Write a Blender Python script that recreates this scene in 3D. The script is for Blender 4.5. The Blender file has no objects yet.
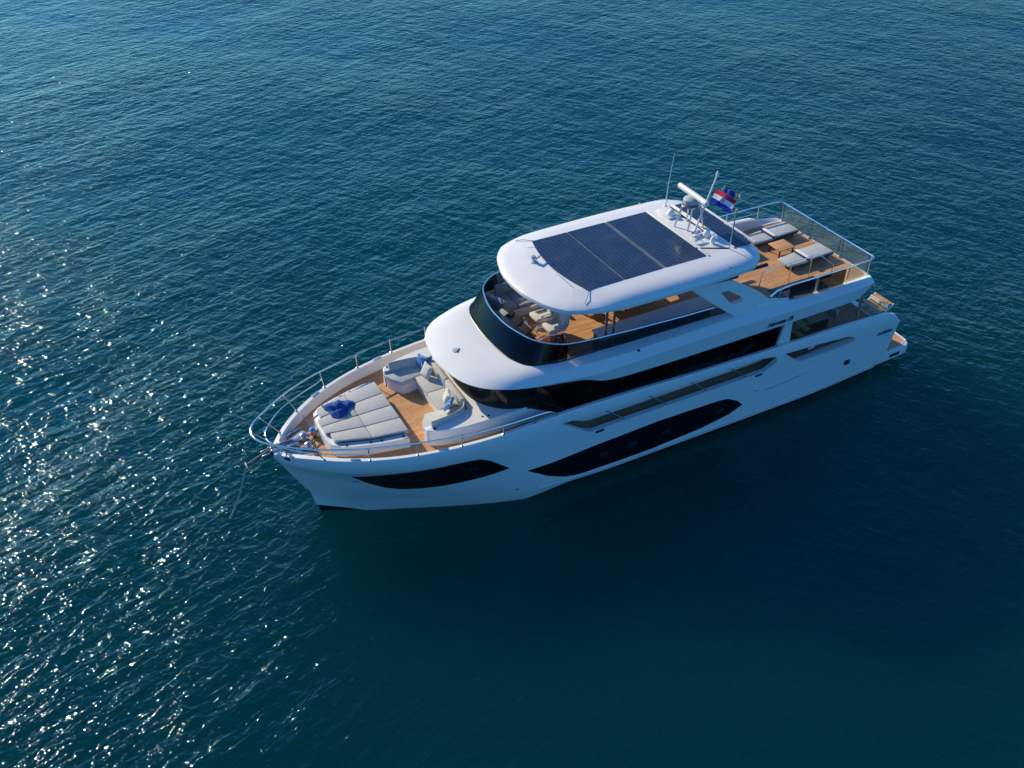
import bpy, bmesh, math, random
from mathutils import Vector, Matrix, Euler
from mathutils.bvhtree import BVHTree
R = math.radians
random.seed(4)
scn = bpy.context.scene
COL = scn.collection

# ---------------------------------------------------------------- camera, sky, sun
# metres; x towards the bow, y to port, z up, still water at z = WATER
WATER = -0.22
cam_d = bpy.data.cameras.new('camera')
cam = bpy.data.objects.new('camera', cam_d); COL.objects.link(cam)
PITCH, YAW, ROLL = R(36.8613), R(-117.9785), R(-0.0211)
fw = Vector((math.cos(PITCH) * math.cos(YAW), math.cos(PITCH) * math.sin(YAW), -math.sin(PITCH)))
rt0 = Vector((math.sin(YAW), -math.cos(YAW), 0)); up0 = rt0.cross(fw)
c_, s_ = math.cos(ROLL), math.sin(ROLL)
rt = c_ * rt0 + s_ * up0; up = -s_ * rt0 + c_ * up0
cam.matrix_world = Matrix(((rt.x, up.x, -fw.x, 27.5955), (rt.y, up.y, -fw.y, 25.0491), (rt.z, up.z, -fw.z, 23.9081), (0, 0, 0, 1)))
cam_d.sensor_width = 36; cam_d.lens = 36 * 983.70 / 1024
cam_d.clip_start = 0.5; cam_d.clip_end = 6000
scn.camera = cam
SUN_AZ, SUN_EL = -69.0, 28.5     # azimuth measured from +x towards +y
w = bpy.data.worlds.new('World'); scn.world = w; w.use_nodes = True
nt = w.node_tree
sky = nt.nodes.new('ShaderNodeTexSky'); sky.sky_type = 'NISHITA'; sky.sun_disc = False
sky.sun_elevation = R(SUN_EL); sky.sun_rotation = R(90 - SUN_AZ)
sky.air_density = 1.0; sky.dust_density = 0.3; sky.ozone_density = 2.5
hs = nt.nodes.new('ShaderNodeMixRGB'); hs.blend_type = 'MULTIPLY'; hs.inputs[0].default_value = 1; hs.inputs[2].default_value = (.26, .70, 1.20, 1)
nt.links.new(sky.outputs[0], hs.inputs[1]); nt.links.new(hs.outputs[0], nt.nodes['Background'].inputs[0])
nt.nodes['Background'].inputs[1].default_value = 0.148
sd = bpy.data.lights.new('sun', 'SUN'); sd.energy = 5.0; sd.angle = R(0.53); sd.color = (1, 0.87, 0.60)
sun = bpy.data.objects.new('sun', sd); COL.objects.link(sun)
sv = Vector((math.cos(R(SUN_EL)) * math.cos(R(SUN_AZ)), math.cos(R(SUN_EL)) * math.sin(R(SUN_AZ)), math.sin(R(SUN_EL))))
sun.rotation_euler = sv.to_track_quat('Z', 'Y').to_euler(); sun.location = sv * 60
scn.view_settings.view_transform = 'Standard'; scn.view_settings.look = 'None'
scn.view_settings.gamma = 1; scn.view_settings.exposure = 0.02

# ---------------------------------------------------------------- materials
def mat(name, col=(.8, .8, .8), rough=.5, metal=0, coat=0, noise=0, nscale=3, bump=0, bscale=40, spec=.5):
    m = bpy.data.materials.new(name); m.use_nodes = True
    n = m.node_tree.nodes; l = m.node_tree.links; p = n['Principled BSDF']
    p.inputs['Base Color'].default_value = (*col, 1); p.inputs['Roughness'].default_value = rough
    p.inputs['Metallic'].default_value = metal; p.inputs['Coat Weight'].default_value = coat
    p.inputs['Specular IOR Level'].default_value = spec
    if noise or bump:
        tc = n.new('ShaderNodeTexCoord')
    if noise:
        t = n.new('ShaderNodeTexNoise'); t.inputs['Scale'].default_value = nscale; t.inputs['Detail'].default_value = 6
        l.new(tc.outputs['Object'], t.inputs['Vector'])
        mr = n.new('ShaderNodeMapRange'); mr.inputs[1].default_value = .3; mr.inputs[2].default_value = .7
        mr.inputs[3].default_value = 1 - noise; mr.inputs[4].default_value = 1 + noise
        l.new(t.outputs[0], mr.inputs[0])
        mx = n.new('ShaderNodeVectorMath'); mx.operation = 'SCALE'; mx.inputs[0].default_value = col
        l.new(mr.outputs[0], mx.inputs['Scale']); l.new(mx.outputs[0], p.inputs['Base Color'])
    if bump:
        t2 = n.new('ShaderNodeTexNoise'); t2.inputs['Scale'].default_value = bscale; t2.inputs['Detail'].default_value = 3
        l.new(tc.outputs['Object'], t2.inputs['Vector'])
        b = n.new('ShaderNodeBump'); b.inputs['Strength'].default_value = .6; b.inputs['Distance'].default_value = bump
        l.new(t2.outputs[0], b.inputs['Height']); l.new(b.outputs[0], p.inputs['Normal'])
    return m

M = {}
M['white'] = mat('white_gelcoat', (.79, .765, .725), .36, coat=.15, noise=.02, nscale=1.2)
M['nonskid'] = mat('white_nonskid', (.74, .73, .70), .6, noise=.04, nscale=6)
M['boot'] = mat('black_antifoul', (.006, .007, .010), .5)
M['glass'] = mat('black_window_glass', (.004, .005, .007), .04, spec=.6)
M['trim'] = mat('black_trim', (.012, .012, .015), .35)
M['chrome'] = mat('polished_steel', (.72, .72, .74), .16, metal=1)
M['steelpost'] = mat('brushed_steel', (.60, .58, .55), .3, metal=1)
M['fabric'] = mat('grey_beige_fabric', (.50, .485, .445), .9, noise=.07, nscale=8, bump=.004, bscale=60)
M['fabric2'] = mat('mid_grey_fabric', (.34, .34, .335), .9, noise=.08, nscale=8, bump=.004, bscale=60)
M['cream'] = mat('cream_fabric', (.62, .59, .53), .9, noise=.06, nscale=10)
M['pad'] = mat('pale_grey_fabric', (.45, .455, .45), .9, noise=.06, nscale=9, bump=.004, bscale=60)
M['piping'] = mat('dark_piping', (.03, .035, .06), .7)
M['bluep'] = mat('blue_pattern_fabric', (.12, .26, .52), .9, noise=.7, nscale=14)
M['towel'] = mat('blue_towel', (.012, .075, .26), .95, noise=.35, nscale=7, bump=.02, bscale=25)
M['grey'] = mat('grey_counter', (.52, .54, .60), .45, noise=.05, nscale=4)
M['brown'] = mat('brown_lacquer', (.10, .055, .035), .35, noise=.2, nscale=5)
M['dark'] = mat('dark_plastic', (.02, .022, .026), .4)
M['greyplast'] = mat('grey_plastic', (.40, .44, .46), .4)
M['yellow'] = mat('yellow_cap', (.7, .5, .05), .5)
M['rope'] = mat('pale_rope', (.45, .42, .38), .9)
M['galv'] = mat('galvanised_chain', (.16, .15, .15), .5, metal=.7)
M['bluepaint'] = mat('blue_cloth', (.01, .03, .35), .8)
M['orange'] = mat('orange_cloth', (.75, .25, .06), .8)
M['wcloth'] = mat('white_cloth', (.75, .75, .78), .8)
M['navytext'] = mat('navy_lettering', (.01, .03, .09), .3)

def teak(name, tint=1.0, ang=0):
    m = bpy.data.materials.new(name); m.use_nodes = True
    n = m.node_tree.nodes; l = m.node_tree.links; p = n['Principled BSDF']
    tc = n.new('ShaderNodeTexCoord')
    mp = n.new('ShaderNodeMapping'); mp.inputs['Rotation'].default_value = (0, 0, ang)
    l.new(tc.outputs['Object'], mp.inputs[0])
    br = n.new('ShaderNodeTexBrick')
    br.offset = .37; br.inputs['Scale'].default_value = 1
    br.inputs['Brick Width'].default_value = 1.9; br.inputs['Row Height'].default_value = .085
    br.inputs['Mortar Size'].default_value = .006; br.inputs['Mortar Smooth'].default_value = .3
    br.inputs['Color1'].default_value = (.51 * tint, .275 * tint, .115 * tint, 1)
    br.inputs['Color2'].default_value = (.41 * tint, .20 * tint, .078 * tint, 1)
    br.inputs['Mortar'].default_value = (.05, .035, .025, 1)
    l.new(mp.outputs[0], br.inputs['Vector'])
    mp2 = n.new('ShaderNodeMapping'); mp2.inputs['Scale'].default_value = (1.2, 12, 5); mp2.inputs['Rotation'].default_value = (0, 0, ang)
    l.new(tc.outputs['Object'], mp2.inputs[0])
    t = n.new('ShaderNodeTexNoise'); t.inputs['Scale'].default_value = 1.3; t.inputs['Detail'].default_value = 6
    l.new(mp2.outputs[0], t.inputs['Vector'])
    mr = n.new('ShaderNodeMapRange'); mr.inputs[1].default_value = .3; mr.inputs[2].default_value = .7
    mr.inputs[3].default_value = .82; mr.inputs[4].default_value = 1.18
    l.new(t.outputs[0], mr.inputs[0])
    vm = n.new('ShaderNodeVectorMath'); vm.operation = 'SCALE'
    l.new(br.outputs['Color'], vm.inputs[0]); l.new(mr.outputs[0], vm.inputs['Scale'])
    l.new(vm.outputs[0], p.inputs['Base Color']); p.inputs['Roughness'].default_value = .65
    return m
M['teak'] = teak('teak_planks', 1.25); M['teak_light'] = teak('teak_boards', 1.4)
M['teak_side'] = teak('shaded_teak', .72)  # same teak, with the shade on the side and cockpit decks put into its colour
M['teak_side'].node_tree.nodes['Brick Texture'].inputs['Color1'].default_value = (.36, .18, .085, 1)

def tinted(name, tint, refl=.5, rough=.02, haze=0):
    m = bpy.data.materials.new(name); m.use_nodes = True
    n = m.node_tree.nodes; l = m.node_tree.links; n.clear()
    o = n.new('ShaderNodeOutputMaterial'); tr = n.new('ShaderNodeBsdfTransparent'); tr.inputs[0].default_value = (*tint, 1)
    g = n.new('ShaderNodeBsdfGlossy'); g.inputs['Roughness'].default_value = rough; g.inputs[0].default_value = (.9, .95, 1, 1)
    lw = n.new('ShaderNodeLayerWeight'); pw = n.new('ShaderNodeMath'); pw.operation = 'POWER'; pw.inputs[1].default_value = 4
    l.new(lw.outputs['Facing'], pw.inputs[0]); fr = n.new('ShaderNodeMapRange'); fr.inputs[3].default_value = .025; fr.inputs[4].default_value = refl
    l.new(pw.outputs[0], fr.inputs[0])
    mx = n.new('ShaderNodeMixShader'); l.new(fr.outputs[0], mx.inputs[0]); src = tr.outputs[0]
    if haze:
        d = n.new('ShaderNodeBsdfDiffuse'); d.inputs[0].default_value = (.6, .66, .62, 1); mh = n.new('ShaderNodeMixShader'); mh.inputs[0].default_value = haze
        l.new(tr.outputs[0], mh.inputs[1]); l.new(d.outputs[0], mh.inputs[2]); src = mh.outputs[0]
    l.new(src, mx.inputs[1]); l.new(g.outputs[0], mx.inputs[2]); l.new(mx.outputs[0], o.inputs[0])
    return m
M['smoke'] = tinted('smoked_glass', (.04, .05, .06), refl=.3)
M['smoke_light'] = tinted('lightly_smoked_glass', (.30, .33, .36))
M['clear'] = tinted('clear_rail_glass', (.88, .93, .91), haze=.07)
M['brownglass'] = tinted('brown_glass', (.30, .20, .17))
M['salon_glass'] = tinted('salon_glass', (.17, .18, .17))

def solar(name, rot=0):
    m = bpy.data.materials.new(name); m.use_nodes = True
    n = m.node_tree.nodes; l = m.node_tree.links; p = n['Principled BSDF']
    tc = n.new('ShaderNodeTexCoord')
    br = n.new('ShaderNodeTexBrick'); br.offset = 0; br.inputs['Scale'].default_value = 1
    br.inputs['Brick Width'].default_value = .165; br.inputs['Row Height'].default_value = .165
    br.inputs['Mortar Size'].default_value = .006; br.inputs['Mortar Smooth'].default_value = 0
    br.inputs['Color1'].default_value = (.010, .022, .048, 1); br.inputs['Color2'].default_value = (.015, .029, .060, 1)
    br.inputs['Mortar'].default_value = (.07, .085, .13, 1)
    l.new(tc.outputs['Object'], br.inputs['Vector'])
    br2 = n.new('ShaderNodeTexBrick'); br2.offset = 0; br2.inputs['Scale'].default_value = 1
    br2.inputs['Brick Width'].default_value = 30; br2.inputs['Row Height'].default_value = .082
    br2.inputs['Mortar Size'].default_value = .003; br2.inputs['Mortar Smooth'].default_value = 0
    br2.inputs['Color1'].default_value = (0, 0, 0, 1); br2.inputs['Color2'].default_value = (0, 0, 0, 1)
    br2.inputs['Mortar'].default_value = (.035, .045, .07, 1)
    l.new(tc.outputs['Object'], br2.inputs['Vector'])
    t = n.new('ShaderNodeTexNoise'); t.inputs['Scale'].default_value = 1.6; t.inputs['Detail'].default_value = 7
    l.new(tc.outputs['Object'], t.inputs['Vector'])
    cr = n.new('ShaderNodeMapRange'); cr.inputs[1].default_value = .45; cr.inputs[2].default_value = .8; cr.inputs[3].default_value = 0; cr.inputs[4].default_value = .16
    l.new(t.outputs[0], cr.inputs[0])
    ad = n.new('ShaderNodeVectorMath'); ad.operation = 'ADD'
    l.new(br.outputs['Color'], ad.inputs[0]); l.new(br2.outputs['Color'], ad.inputs[1])
    mx = n.new('ShaderNodeMixRGB'); mx.inputs[2].default_value = (.16, .16, .17, 1)
    l.new(cr.outputs[0], mx.inputs[0]); l.new(ad.outputs[0], mx.inputs[1])
    l.new(mx.outputs[0], p.inputs['Base Color']); p.inputs['Roughness'].default_value = .22
    p.inputs['Specular IOR Level'].default_value = .5
    return m
M['solar'] = solar('solar_cells')

# ---------------------------------------------------------------- mesh helpers
def finish(name, bm, m, parent=None, ang=32, smooth=True):
    bmesh.ops.recalc_face_normals(bm, faces=bm.faces)
    me = bpy.data.meshes.new(name); bm.to_mesh(me); bm.free()
    for mm in (m if isinstance(m, (list, tuple)) else [m]): me.materials.append(mm)
    if smooth:
        me.polygons.foreach_set('use_smooth', [True] * len(me.polygons)); me.set_sharp_from_angle(angle=R(ang))
    o = bpy.data.objects.new(name, me); COL.objects.link(o)
    if parent: o.parent = parent
    return o

def crv(pts, n=6):
    """Catmull-Rom through the points."""
    P = [Vector(p) for p in pts]; out = []
    for i in range(len(P) - 1):
        a = P[i - 1] if i else 2 * P[0] - P[1]; b, c = P[i], P[i + 1]
        d = P[i + 2] if i + 2 < len(P) else 2 * P[-1] - P[-2]
        for k in range(n):
            t = k / n
            out.append(.5 * (2 * b + (c - a) * t + (2 * a - 5 * b + 4 * c - d) * t * t + (3 * b - a - 3 * c + d) * t ** 3))
    out.append(P[-1]); return out

def itp(tab, x, k=1):
    """linear table look-up, tab sorted by column 0."""
    if x <= tab[0][0]: return tab[0][k]
    for a, b in zip(tab, tab[1:]):
        if x <= b[0]:
            t = (x - a[0]) / (b[0] - a[0]); return a[k] + t * (b[k] - a[k])
    return tab[-1][k]

def hsp(tab, x, k=1):
    """smooth (monotone-ish cubic) table look-up."""
    n = len(tab)
    if x <= tab[0][0]: return tab[0][k]
    if x >= tab[-1][0]: return tab[-1][k]
    def slope(i):
        if i == 0 or i == n - 1:
            j = max(i, 1); return (tab[j][k] - tab[j - 1][k]) / (tab[j][0] - tab[j - 1][0])
        a = (tab[i][k] - tab[i - 1][k]) / (tab[i][0] - tab[i - 1][0]); b = (tab[i + 1][k] - tab[i][k]) / (tab[i + 1][0] - tab[i][0])
        return 0 if a * b <= 0 else 2 * a * b / (a + b)
    for i in range(n - 1):
        if x <= tab[i + 1][0]:
            h = tab[i + 1][0] - tab[i][0]; t = (x - tab[i][0]) / h
            m0, m1 = slope(i) * h, slope(i + 1) * h
            return (2*t**3-3*t*t+1)*tab[i][k] + (t**3-2*t*t+t)*m0 + (-2*t**3+3*t*t)*tab[i+1][k] + (t**3-t*t)*m1

class B:
    def __init__(s): s.bm = bmesh.new()
    def _new(s, other, mtx=None, idx=0):
        if mtx is not None: bmesh.ops.transform(other, matrix=mtx, verts=other.verts)
        off = {}
        for v in other.verts: off[v] = s.bm.verts.new(v.co)
        for f in other.faces:
            try: g = s.bm.faces.new([off[v] for v in f.verts]); g.material_index = idx
            except ValueError: pass
        other.free(); return s
    def box(s, c, d, bev=0, seg=2, rot=(0, 0, 0), idx=0):
        b = bmesh.new(); bmesh.ops.create_cube(b, size=1)
        bmesh.ops.scale(b, vec=d, verts=b.verts)
        if bev: bmesh.ops.bevel(b, geom=b.edges[:], offset=bev, segments=seg, profile=.5, affect='EDGES')
        return s._new(b, Matrix.Translation(c) @ Euler(rot).to_matrix().to_4x4(), idx)
    def prism(s, pts, z0, z1, bev=0, seg=2, idx=0, mtx=None):
        b = bmesh.new()
        f0 = z0 if callable(z0) else (lambda x, y: z0); f1 = z1 if callable(z1) else (lambda x, y: z1)
        lo = [b.verts.new((p[0], p[1], f0(p[0], p[1]))) for p in pts]; hi = [b.verts.new((p[0], p[1], f1(p[0], p[1]))) for p in pts]
        n = len(pts)
        b.faces.new(hi); b.faces.new(lo[::-1])
        for i in range(n): b.faces.new((lo[i], lo[(i + 1) % n], hi[(i + 1) % n], hi[i]))
        if bev:
            es = [e for e in b.edges if (e.verts[0] in hi and e.verts[1] in hi) or (n < 9 and (e.verts[0] in hi or e.verts[1] in hi))]
            bmesh.ops.bevel(b, geom=es, offset=bev, segments=seg, profile=.5, affect='EDGES', clamp_overlap=True)
        return s._new(b, mtx, idx)
    def tube(s, pts, r, n=8, closed=False, idx=0, r2=None):
        P = [Vector(p) for p in pts]; N = len(P); rings = []
        b = bmesh.new(); ref = None
        for i in range(N):
            if closed: t = P[(i + 1) % N] - P[i - 1]
            else: t = P[min(i + 1, N - 1)] - P[max(i - 1, 0)]
            t.normalize()
            if ref is None: ref = Vector((0, 0, 1)) if abs(t.z) < .9 else Vector((1, 0, 0))
            u = (ref - t * ref.dot(t)).normalized(); v = t.cross(u); ref = u
            rr = r if r2 is None else r + (r2 - r) * i / (N - 1)
            rings.append([b.verts.new(P[i] + rr * (math.cos(a) * u + math.sin(a) * v)) for a in [2 * math.pi * k / n for k in range(n)]])
        for i in range(N if closed else N - 1):
            A, C = rings[i], rings[(i + 1) % N]
            for k in range(n): b.faces.new((A[k], A[(k + 1) % n], C[(k + 1) % n], C[k]))
        if not closed: b.faces.new(rings[0][::-1]); b.faces.new(rings[-1])
        return s._new(b, None, idx)
    def lathe(s, prof, c=(0, 0, 0), n=20, mtx=None, idx=0):
        b = bmesh.new(); rings = []
        for r, z in prof: rings.append([b.verts.new((max(r, .0005) * math.cos(2 * math.pi * k / n), max(r, .0005) * math.sin(2 * math.pi * k / n), z)) for k in range(n)])
        for A, C in zip(rings, rings[1:]):
            for k in range(n): b.faces.new((A[k], A[(k + 1) % n], C[(k + 1) % n], C[k]))
        b.faces.new(rings[0][::-1]); b.faces.new(rings[-1])
        return s._new(b, Matrix.Translation(c) @ (mtx if mtx is not None else Matrix()), idx)
    def loft(s, rings, cyc=True, caps=True, idxf=None, ring_closed_path=False):
        b = bmesh.new(); V = [[b.verts.new(p) for p in r] for r in rings]; n = len(rings[0])
        fi = {}
        m = len(V) if ring_closed_path else len(V) - 1
        for i in range(m):
            A, C = V[i], V[(i + 1) % len(V)]
            for k in range(n if cyc else n - 1):
                f = b.faces.new((A[k], A[(k + 1) % n], C[(k + 1) % n], C[k]))
                if idxf: f.material_index = idxf(i, k)
        if caps and cyc: b.faces.new(V[0][::-1]); b.faces.new(V[-1])
        bmesh.ops.remove_doubles(b, verts=b.verts, dist=.0008)
        off = {}
        for v in b.verts: off[v] = s.bm.verts.new(v.co)
        for f in b.faces:
            try: g = s.bm.faces.new([off[v] for v in f.verts]); g.material_index = f.material_index
            except ValueError: pass
        b.free(); return s
    def build(s, name, m, parent=None, ang=32, smooth=True): return finish(name, s.bm, m, parent, ang, smooth)

def pillow_bm(b, c, w, h, t, rot, n=9):
    """a soft square pillow."""
    bm = bmesh.new(); T = {}; mt = Matrix.Translation(c) @ Euler(rot).to_matrix().to_4x4()
    for side in (1, -1):
        for i in range(n):
            for j in range(n):
                u = 2 * i / (n - 1) - 1; v = 2 * j / (n - 1) - 1
                edge = i in (0, n - 1) or j in (0, n - 1)
                if side == -1 and edge: continue
                pin = 1 - .10 * (1 - abs(u) ** 2) * abs(v) ** 3; pin2 = 1 - .10 * (1 - abs(v) ** 2) * abs(u) ** 3
                z = 0 if edge else side * t / 2 * ((1 - u ** 4) * (1 - v ** 4)) ** .5
                T[side, i, j] = bm.verts.new(mt @ Vector((u * w / 2 * pin2, v * h / 2 * pin, z)))
    for side in (1, -1):
        g = lambda i, j: T.get((side, i, j)) or T[1, i, j]
        for i in range(n - 1):
            for j in range(n - 1):
                bm.faces.new((g(i, j), g(i + 1, j), g(i + 1, j + 1), g(i, j + 1)))
    b._new(bm); return b

def boolean(o, cutters):
    """cut solids out of an object, keep plain mesh data."""
    for c in cutters:
        md = o.modifiers.new('cut', 'BOOLEAN'); md.object = c; md.operation = 'DIFFERENCE'; md.solver = 'EXACT'
    bpy.context.view_layer.update()
    dg = bpy.context.evaluated_depsgraph_get()
    me = bpy.data.meshes.new_from_object(o.evaluated_get(dg)); old = o.data
    o.modifiers.clear(); o.data = me; me.name = o.name
    me.set_sharp_from_angle(angle=R(40))
    for c in cutters: bpy.data.objects.remove(c)
    bpy.data.meshes.remove(old)

def rounded(pts, r=.15, n=4):
    """round the corners of a polygon."""
    out = []; N = len(pts)
    for i in range(N):
        a, b, c = Vector(pts[i - 1]), Vector(pts[i]), Vector(pts[(i + 1) % N])
        ra = min(r, (a - b).length * .45); rc = min(r, (c - b).length * .45)
        p, q = b + (a - b).normalized() * ra, b + (c - b).normalized() * rc
        for k in range(n + 1):
            t = k / n; out.append(tuple((1 - t) ** 2 * p + 2 * t * (1 - t) * b + t * t * q))
    return out

def tag(o, label, cat, group=None, kind=None):
    o['label'] = label; o['category'] = cat
    if group: o['group'] = group
    if kind: o['kind'] = kind
    return o
def empty(name, loc, rz=0, label=None, cat=None, group=None):
    o = bpy.data.objects.new(name, None); COL.objects.link(o); o.location = loc; o.rotation_euler = (0, 0, rz)
    o.empty_display_size = .2
    if label: tag(o, label, cat, group)
    return o
def copy_tree(o, parent=None):
    c = o.copy(); COL.objects.link(c); c.parent = parent
    for ch in list(o.children): copy_tree(ch, c)
    return c
def both(L): return [(1, p) for p in L] + [(-1, p) for p in L]

# ---------------------------------------------------------------- the sea
def sea():
    m = bpy.data.materials.new('sea_water'); m.use_nodes = True
    n = m.node_tree.nodes; l = m.node_tree.links; p = n['Principled BSDF']
    p.inputs['Base Color'].default_value = (.0003, .034, .038, 1)
    p.inputs['Subsurface Weight'].default_value = 1; p.inputs['Subsurface Radius'].default_value = (6.0, 24.0, 24.0); p.inputs['Subsurface Scale'].default_value = 1
    p.subsurface_method = 'BURLEY'
    p.inputs['Roughness'].default_value = .05; p.inputs['IOR'].default_value = 1.333; p.inputs['Specular Tint'].default_value = (.28, .78, 1, 1)
    tc = n.new('ShaderNodeTexCoord'); tot = None
    def wave(scale, rot, stretch, amp, det=3, rgh=.5, dist=0.0, ridge=False):
        nonlocal tot
        mp = n.new('ShaderNodeMapping'); mp.vector_type = 'POINT'
        r0 = n.new('ShaderNodeVectorRotate'); r0.rotation_type = 'Z_AXIS'; r0.inputs['Angle'].default_value = R(rot)
        l.new(tc.outputs['Object'], r0.inputs['Vector'])
        mp.inputs['Scale'].default_value = (1 / stretch, 1, 1); l.new(r0.outputs[0], mp.inputs[0])
        t = n.new('ShaderNodeTexNoise'); t.inputs['Scale'].default_value = scale; t.inputs['Detail'].default_value = det
        t.inputs['Roughness'].default_value = rgh; t.inputs['Distortion'].default_value = dist
        l.new(mp.outputs[0], t.inputs['Vector']); src = t.outputs[0]
        if ridge:
            a = n.new('ShaderNodeMath'); a.operation = 'SUBTRACT'; l.new(src, a.inputs[0]); a.inputs[1].default_value = .5
            b = n.new('ShaderNodeMath'); b.operation = 'ABSOLUTE'; l.new(a.outputs[0], b.inputs[0])
            c = n.new('ShaderNodeMath'); c.operation = 'MULTIPLY'; c.inputs[1].default_value = -2; l.new(b.outputs[0], c.inputs[0]); src = c.outputs[0]
        k = n.new('ShaderNodeMath'); k.operation = 'MULTIPLY'; k.inputs[1].default_value = amp; l.new(src, k.inputs[0])
        if tot is None: tot = k.outputs[0]
        else:
            a = n.new('ShaderNodeMath'); a.operation = 'ADD'; l.new(tot, a.inputs[0]); l.new(k.outputs[0], a.inputs[1]); tot = a.outputs[0]
    wave(.16, -30, 2.0, .28, 2)
    wave(.9, -22, 2.6, .14, 2, dist=.3)
    wave(.8, -118, 2.6, .14, 2, dist=.3)
    wave(2.5, -16, 2.3, .125, 3, .55, dist=.4)
    wave(2.7, -128, 2.3, .115, 3, .55, dist=.4)
    wave(6.0, -20, 1.8, .026, 3, .6)
    # wind ripples die down in the lee of the hull and in slick patches
    mp = n.new('ShaderNodeMapping'); mp.inputs['Location'].default_value = (-9, -12, 0); l.new(tc.outputs['Object'], mp.inputs[0])
    mp2 = n.new('ShaderNodeMapping'); mp2.inputs['Scale'].default_value = (1 / 15, 1 / 12.5, 1); l.new(mp.outputs[0], mp2.inputs[0])
    ln = n.new('ShaderNodeVectorMath'); ln.operation = 'LENGTH'; l.new(mp2.outputs[0], ln.inputs[0])
    mr = n.new('ShaderNodeMapRange'); mr.interpolation_type = 'SMOOTHSTEP'
    mr.inputs[1].default_value = .55; mr.inputs[2].default_value = 1.35; mr.inputs[3].default_value = .42; mr.inputs[4].default_value = 1
    l.new(ln.outputs['Value'], mr.inputs[0])
    tn = n.new('ShaderNodeTexNoise'); tn.inputs['Scale'].default_value = .055; tn.inputs['Detail'].default_value = 5; l.new(tc.outputs['Object'], tn.inputs['Vector'])
    mr2 = n.new('ShaderNodeMapRange'); mr2.inputs[1].default_value = .35; mr2.inputs[2].default_value = .65; mr2.inputs[3].default_value = .62; mr2.inputs[4].default_value = 1.25
    l.new(tn.outputs[0], mr2.inputs[0])
    mu = n.new('ShaderNodeMath'); mu.operation = 'MULTIPLY'; l.new(mr.outputs[0], mu.inputs[0]); l.new(mr2.outputs[0], mu.inputs[1])
    ml = n.new('ShaderNodeMath'); ml.operation = 'MULTIPLY'; l.new(tot, ml.inputs[0]); l.new(mu.outputs[0], ml.inputs[1])
    bp = n.new('ShaderNodeBump'); bp.inputs['Strength'].default_value = 1; bp.inputs['Distance'].default_value = 1.0
    l.new(ml.outputs[0], bp.inputs['Height']); l.new(bp.outputs[0], p.inputs['Normal'])
    # the water's own colour changes slowly from place to place (depth and silt)
    t3 = n.new('ShaderNodeTexNoise'); t3.inputs['Scale'].default_value = .022; t3.inputs['Detail'].default_value = 2; l.new(tc.outputs['Object'], t3.inputs['Vector'])
    m3 = n.new('ShaderNodeMapRange'); m3.inputs[1].default_value = .3; m3.inputs[2].default_value = .7; m3.inputs[3].default_value = .8; m3.inputs[4].default_value = 1.2
    l.new(t3.outputs[0], m3.inputs[0])
    v3 = n.new('ShaderNodeVectorMath'); v3.operation = 'SCALE'; v3.inputs[0].default_value = (.0002, .036, .0405); l.new(m3.outputs[0], v3.inputs['Scale'])
    l.new(v3.outputs[0], p.inputs['Base Color'])
    b = bmesh.new(); s = 3000
    b.faces.new([b.verts.new(v) for v in ((-s, -s, WATER), (s, -s, WATER), (s, s, WATER), (-s, s, WATER))])
    o = finish('sea', b, m, smooth=False); o['kind'] = 'structure'
sea()

# ---------------------------------------------------------------- the yacht
Y = empty('motor_yacht', (10, 0, WATER), 0, 'long white motor yacht with black window bands and a solar panelled hardtop, lying at anchor', 'yacht')
bpy.context.view_layer.update()
class _Y: pass
def P(o):
    """parent to the yacht, keep place (meshes are written in scene coordinates)."""
    o.parent = Y; o.matrix_parent_inverse = Matrix.Translation((-10, 0, -WATER)); return o

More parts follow.
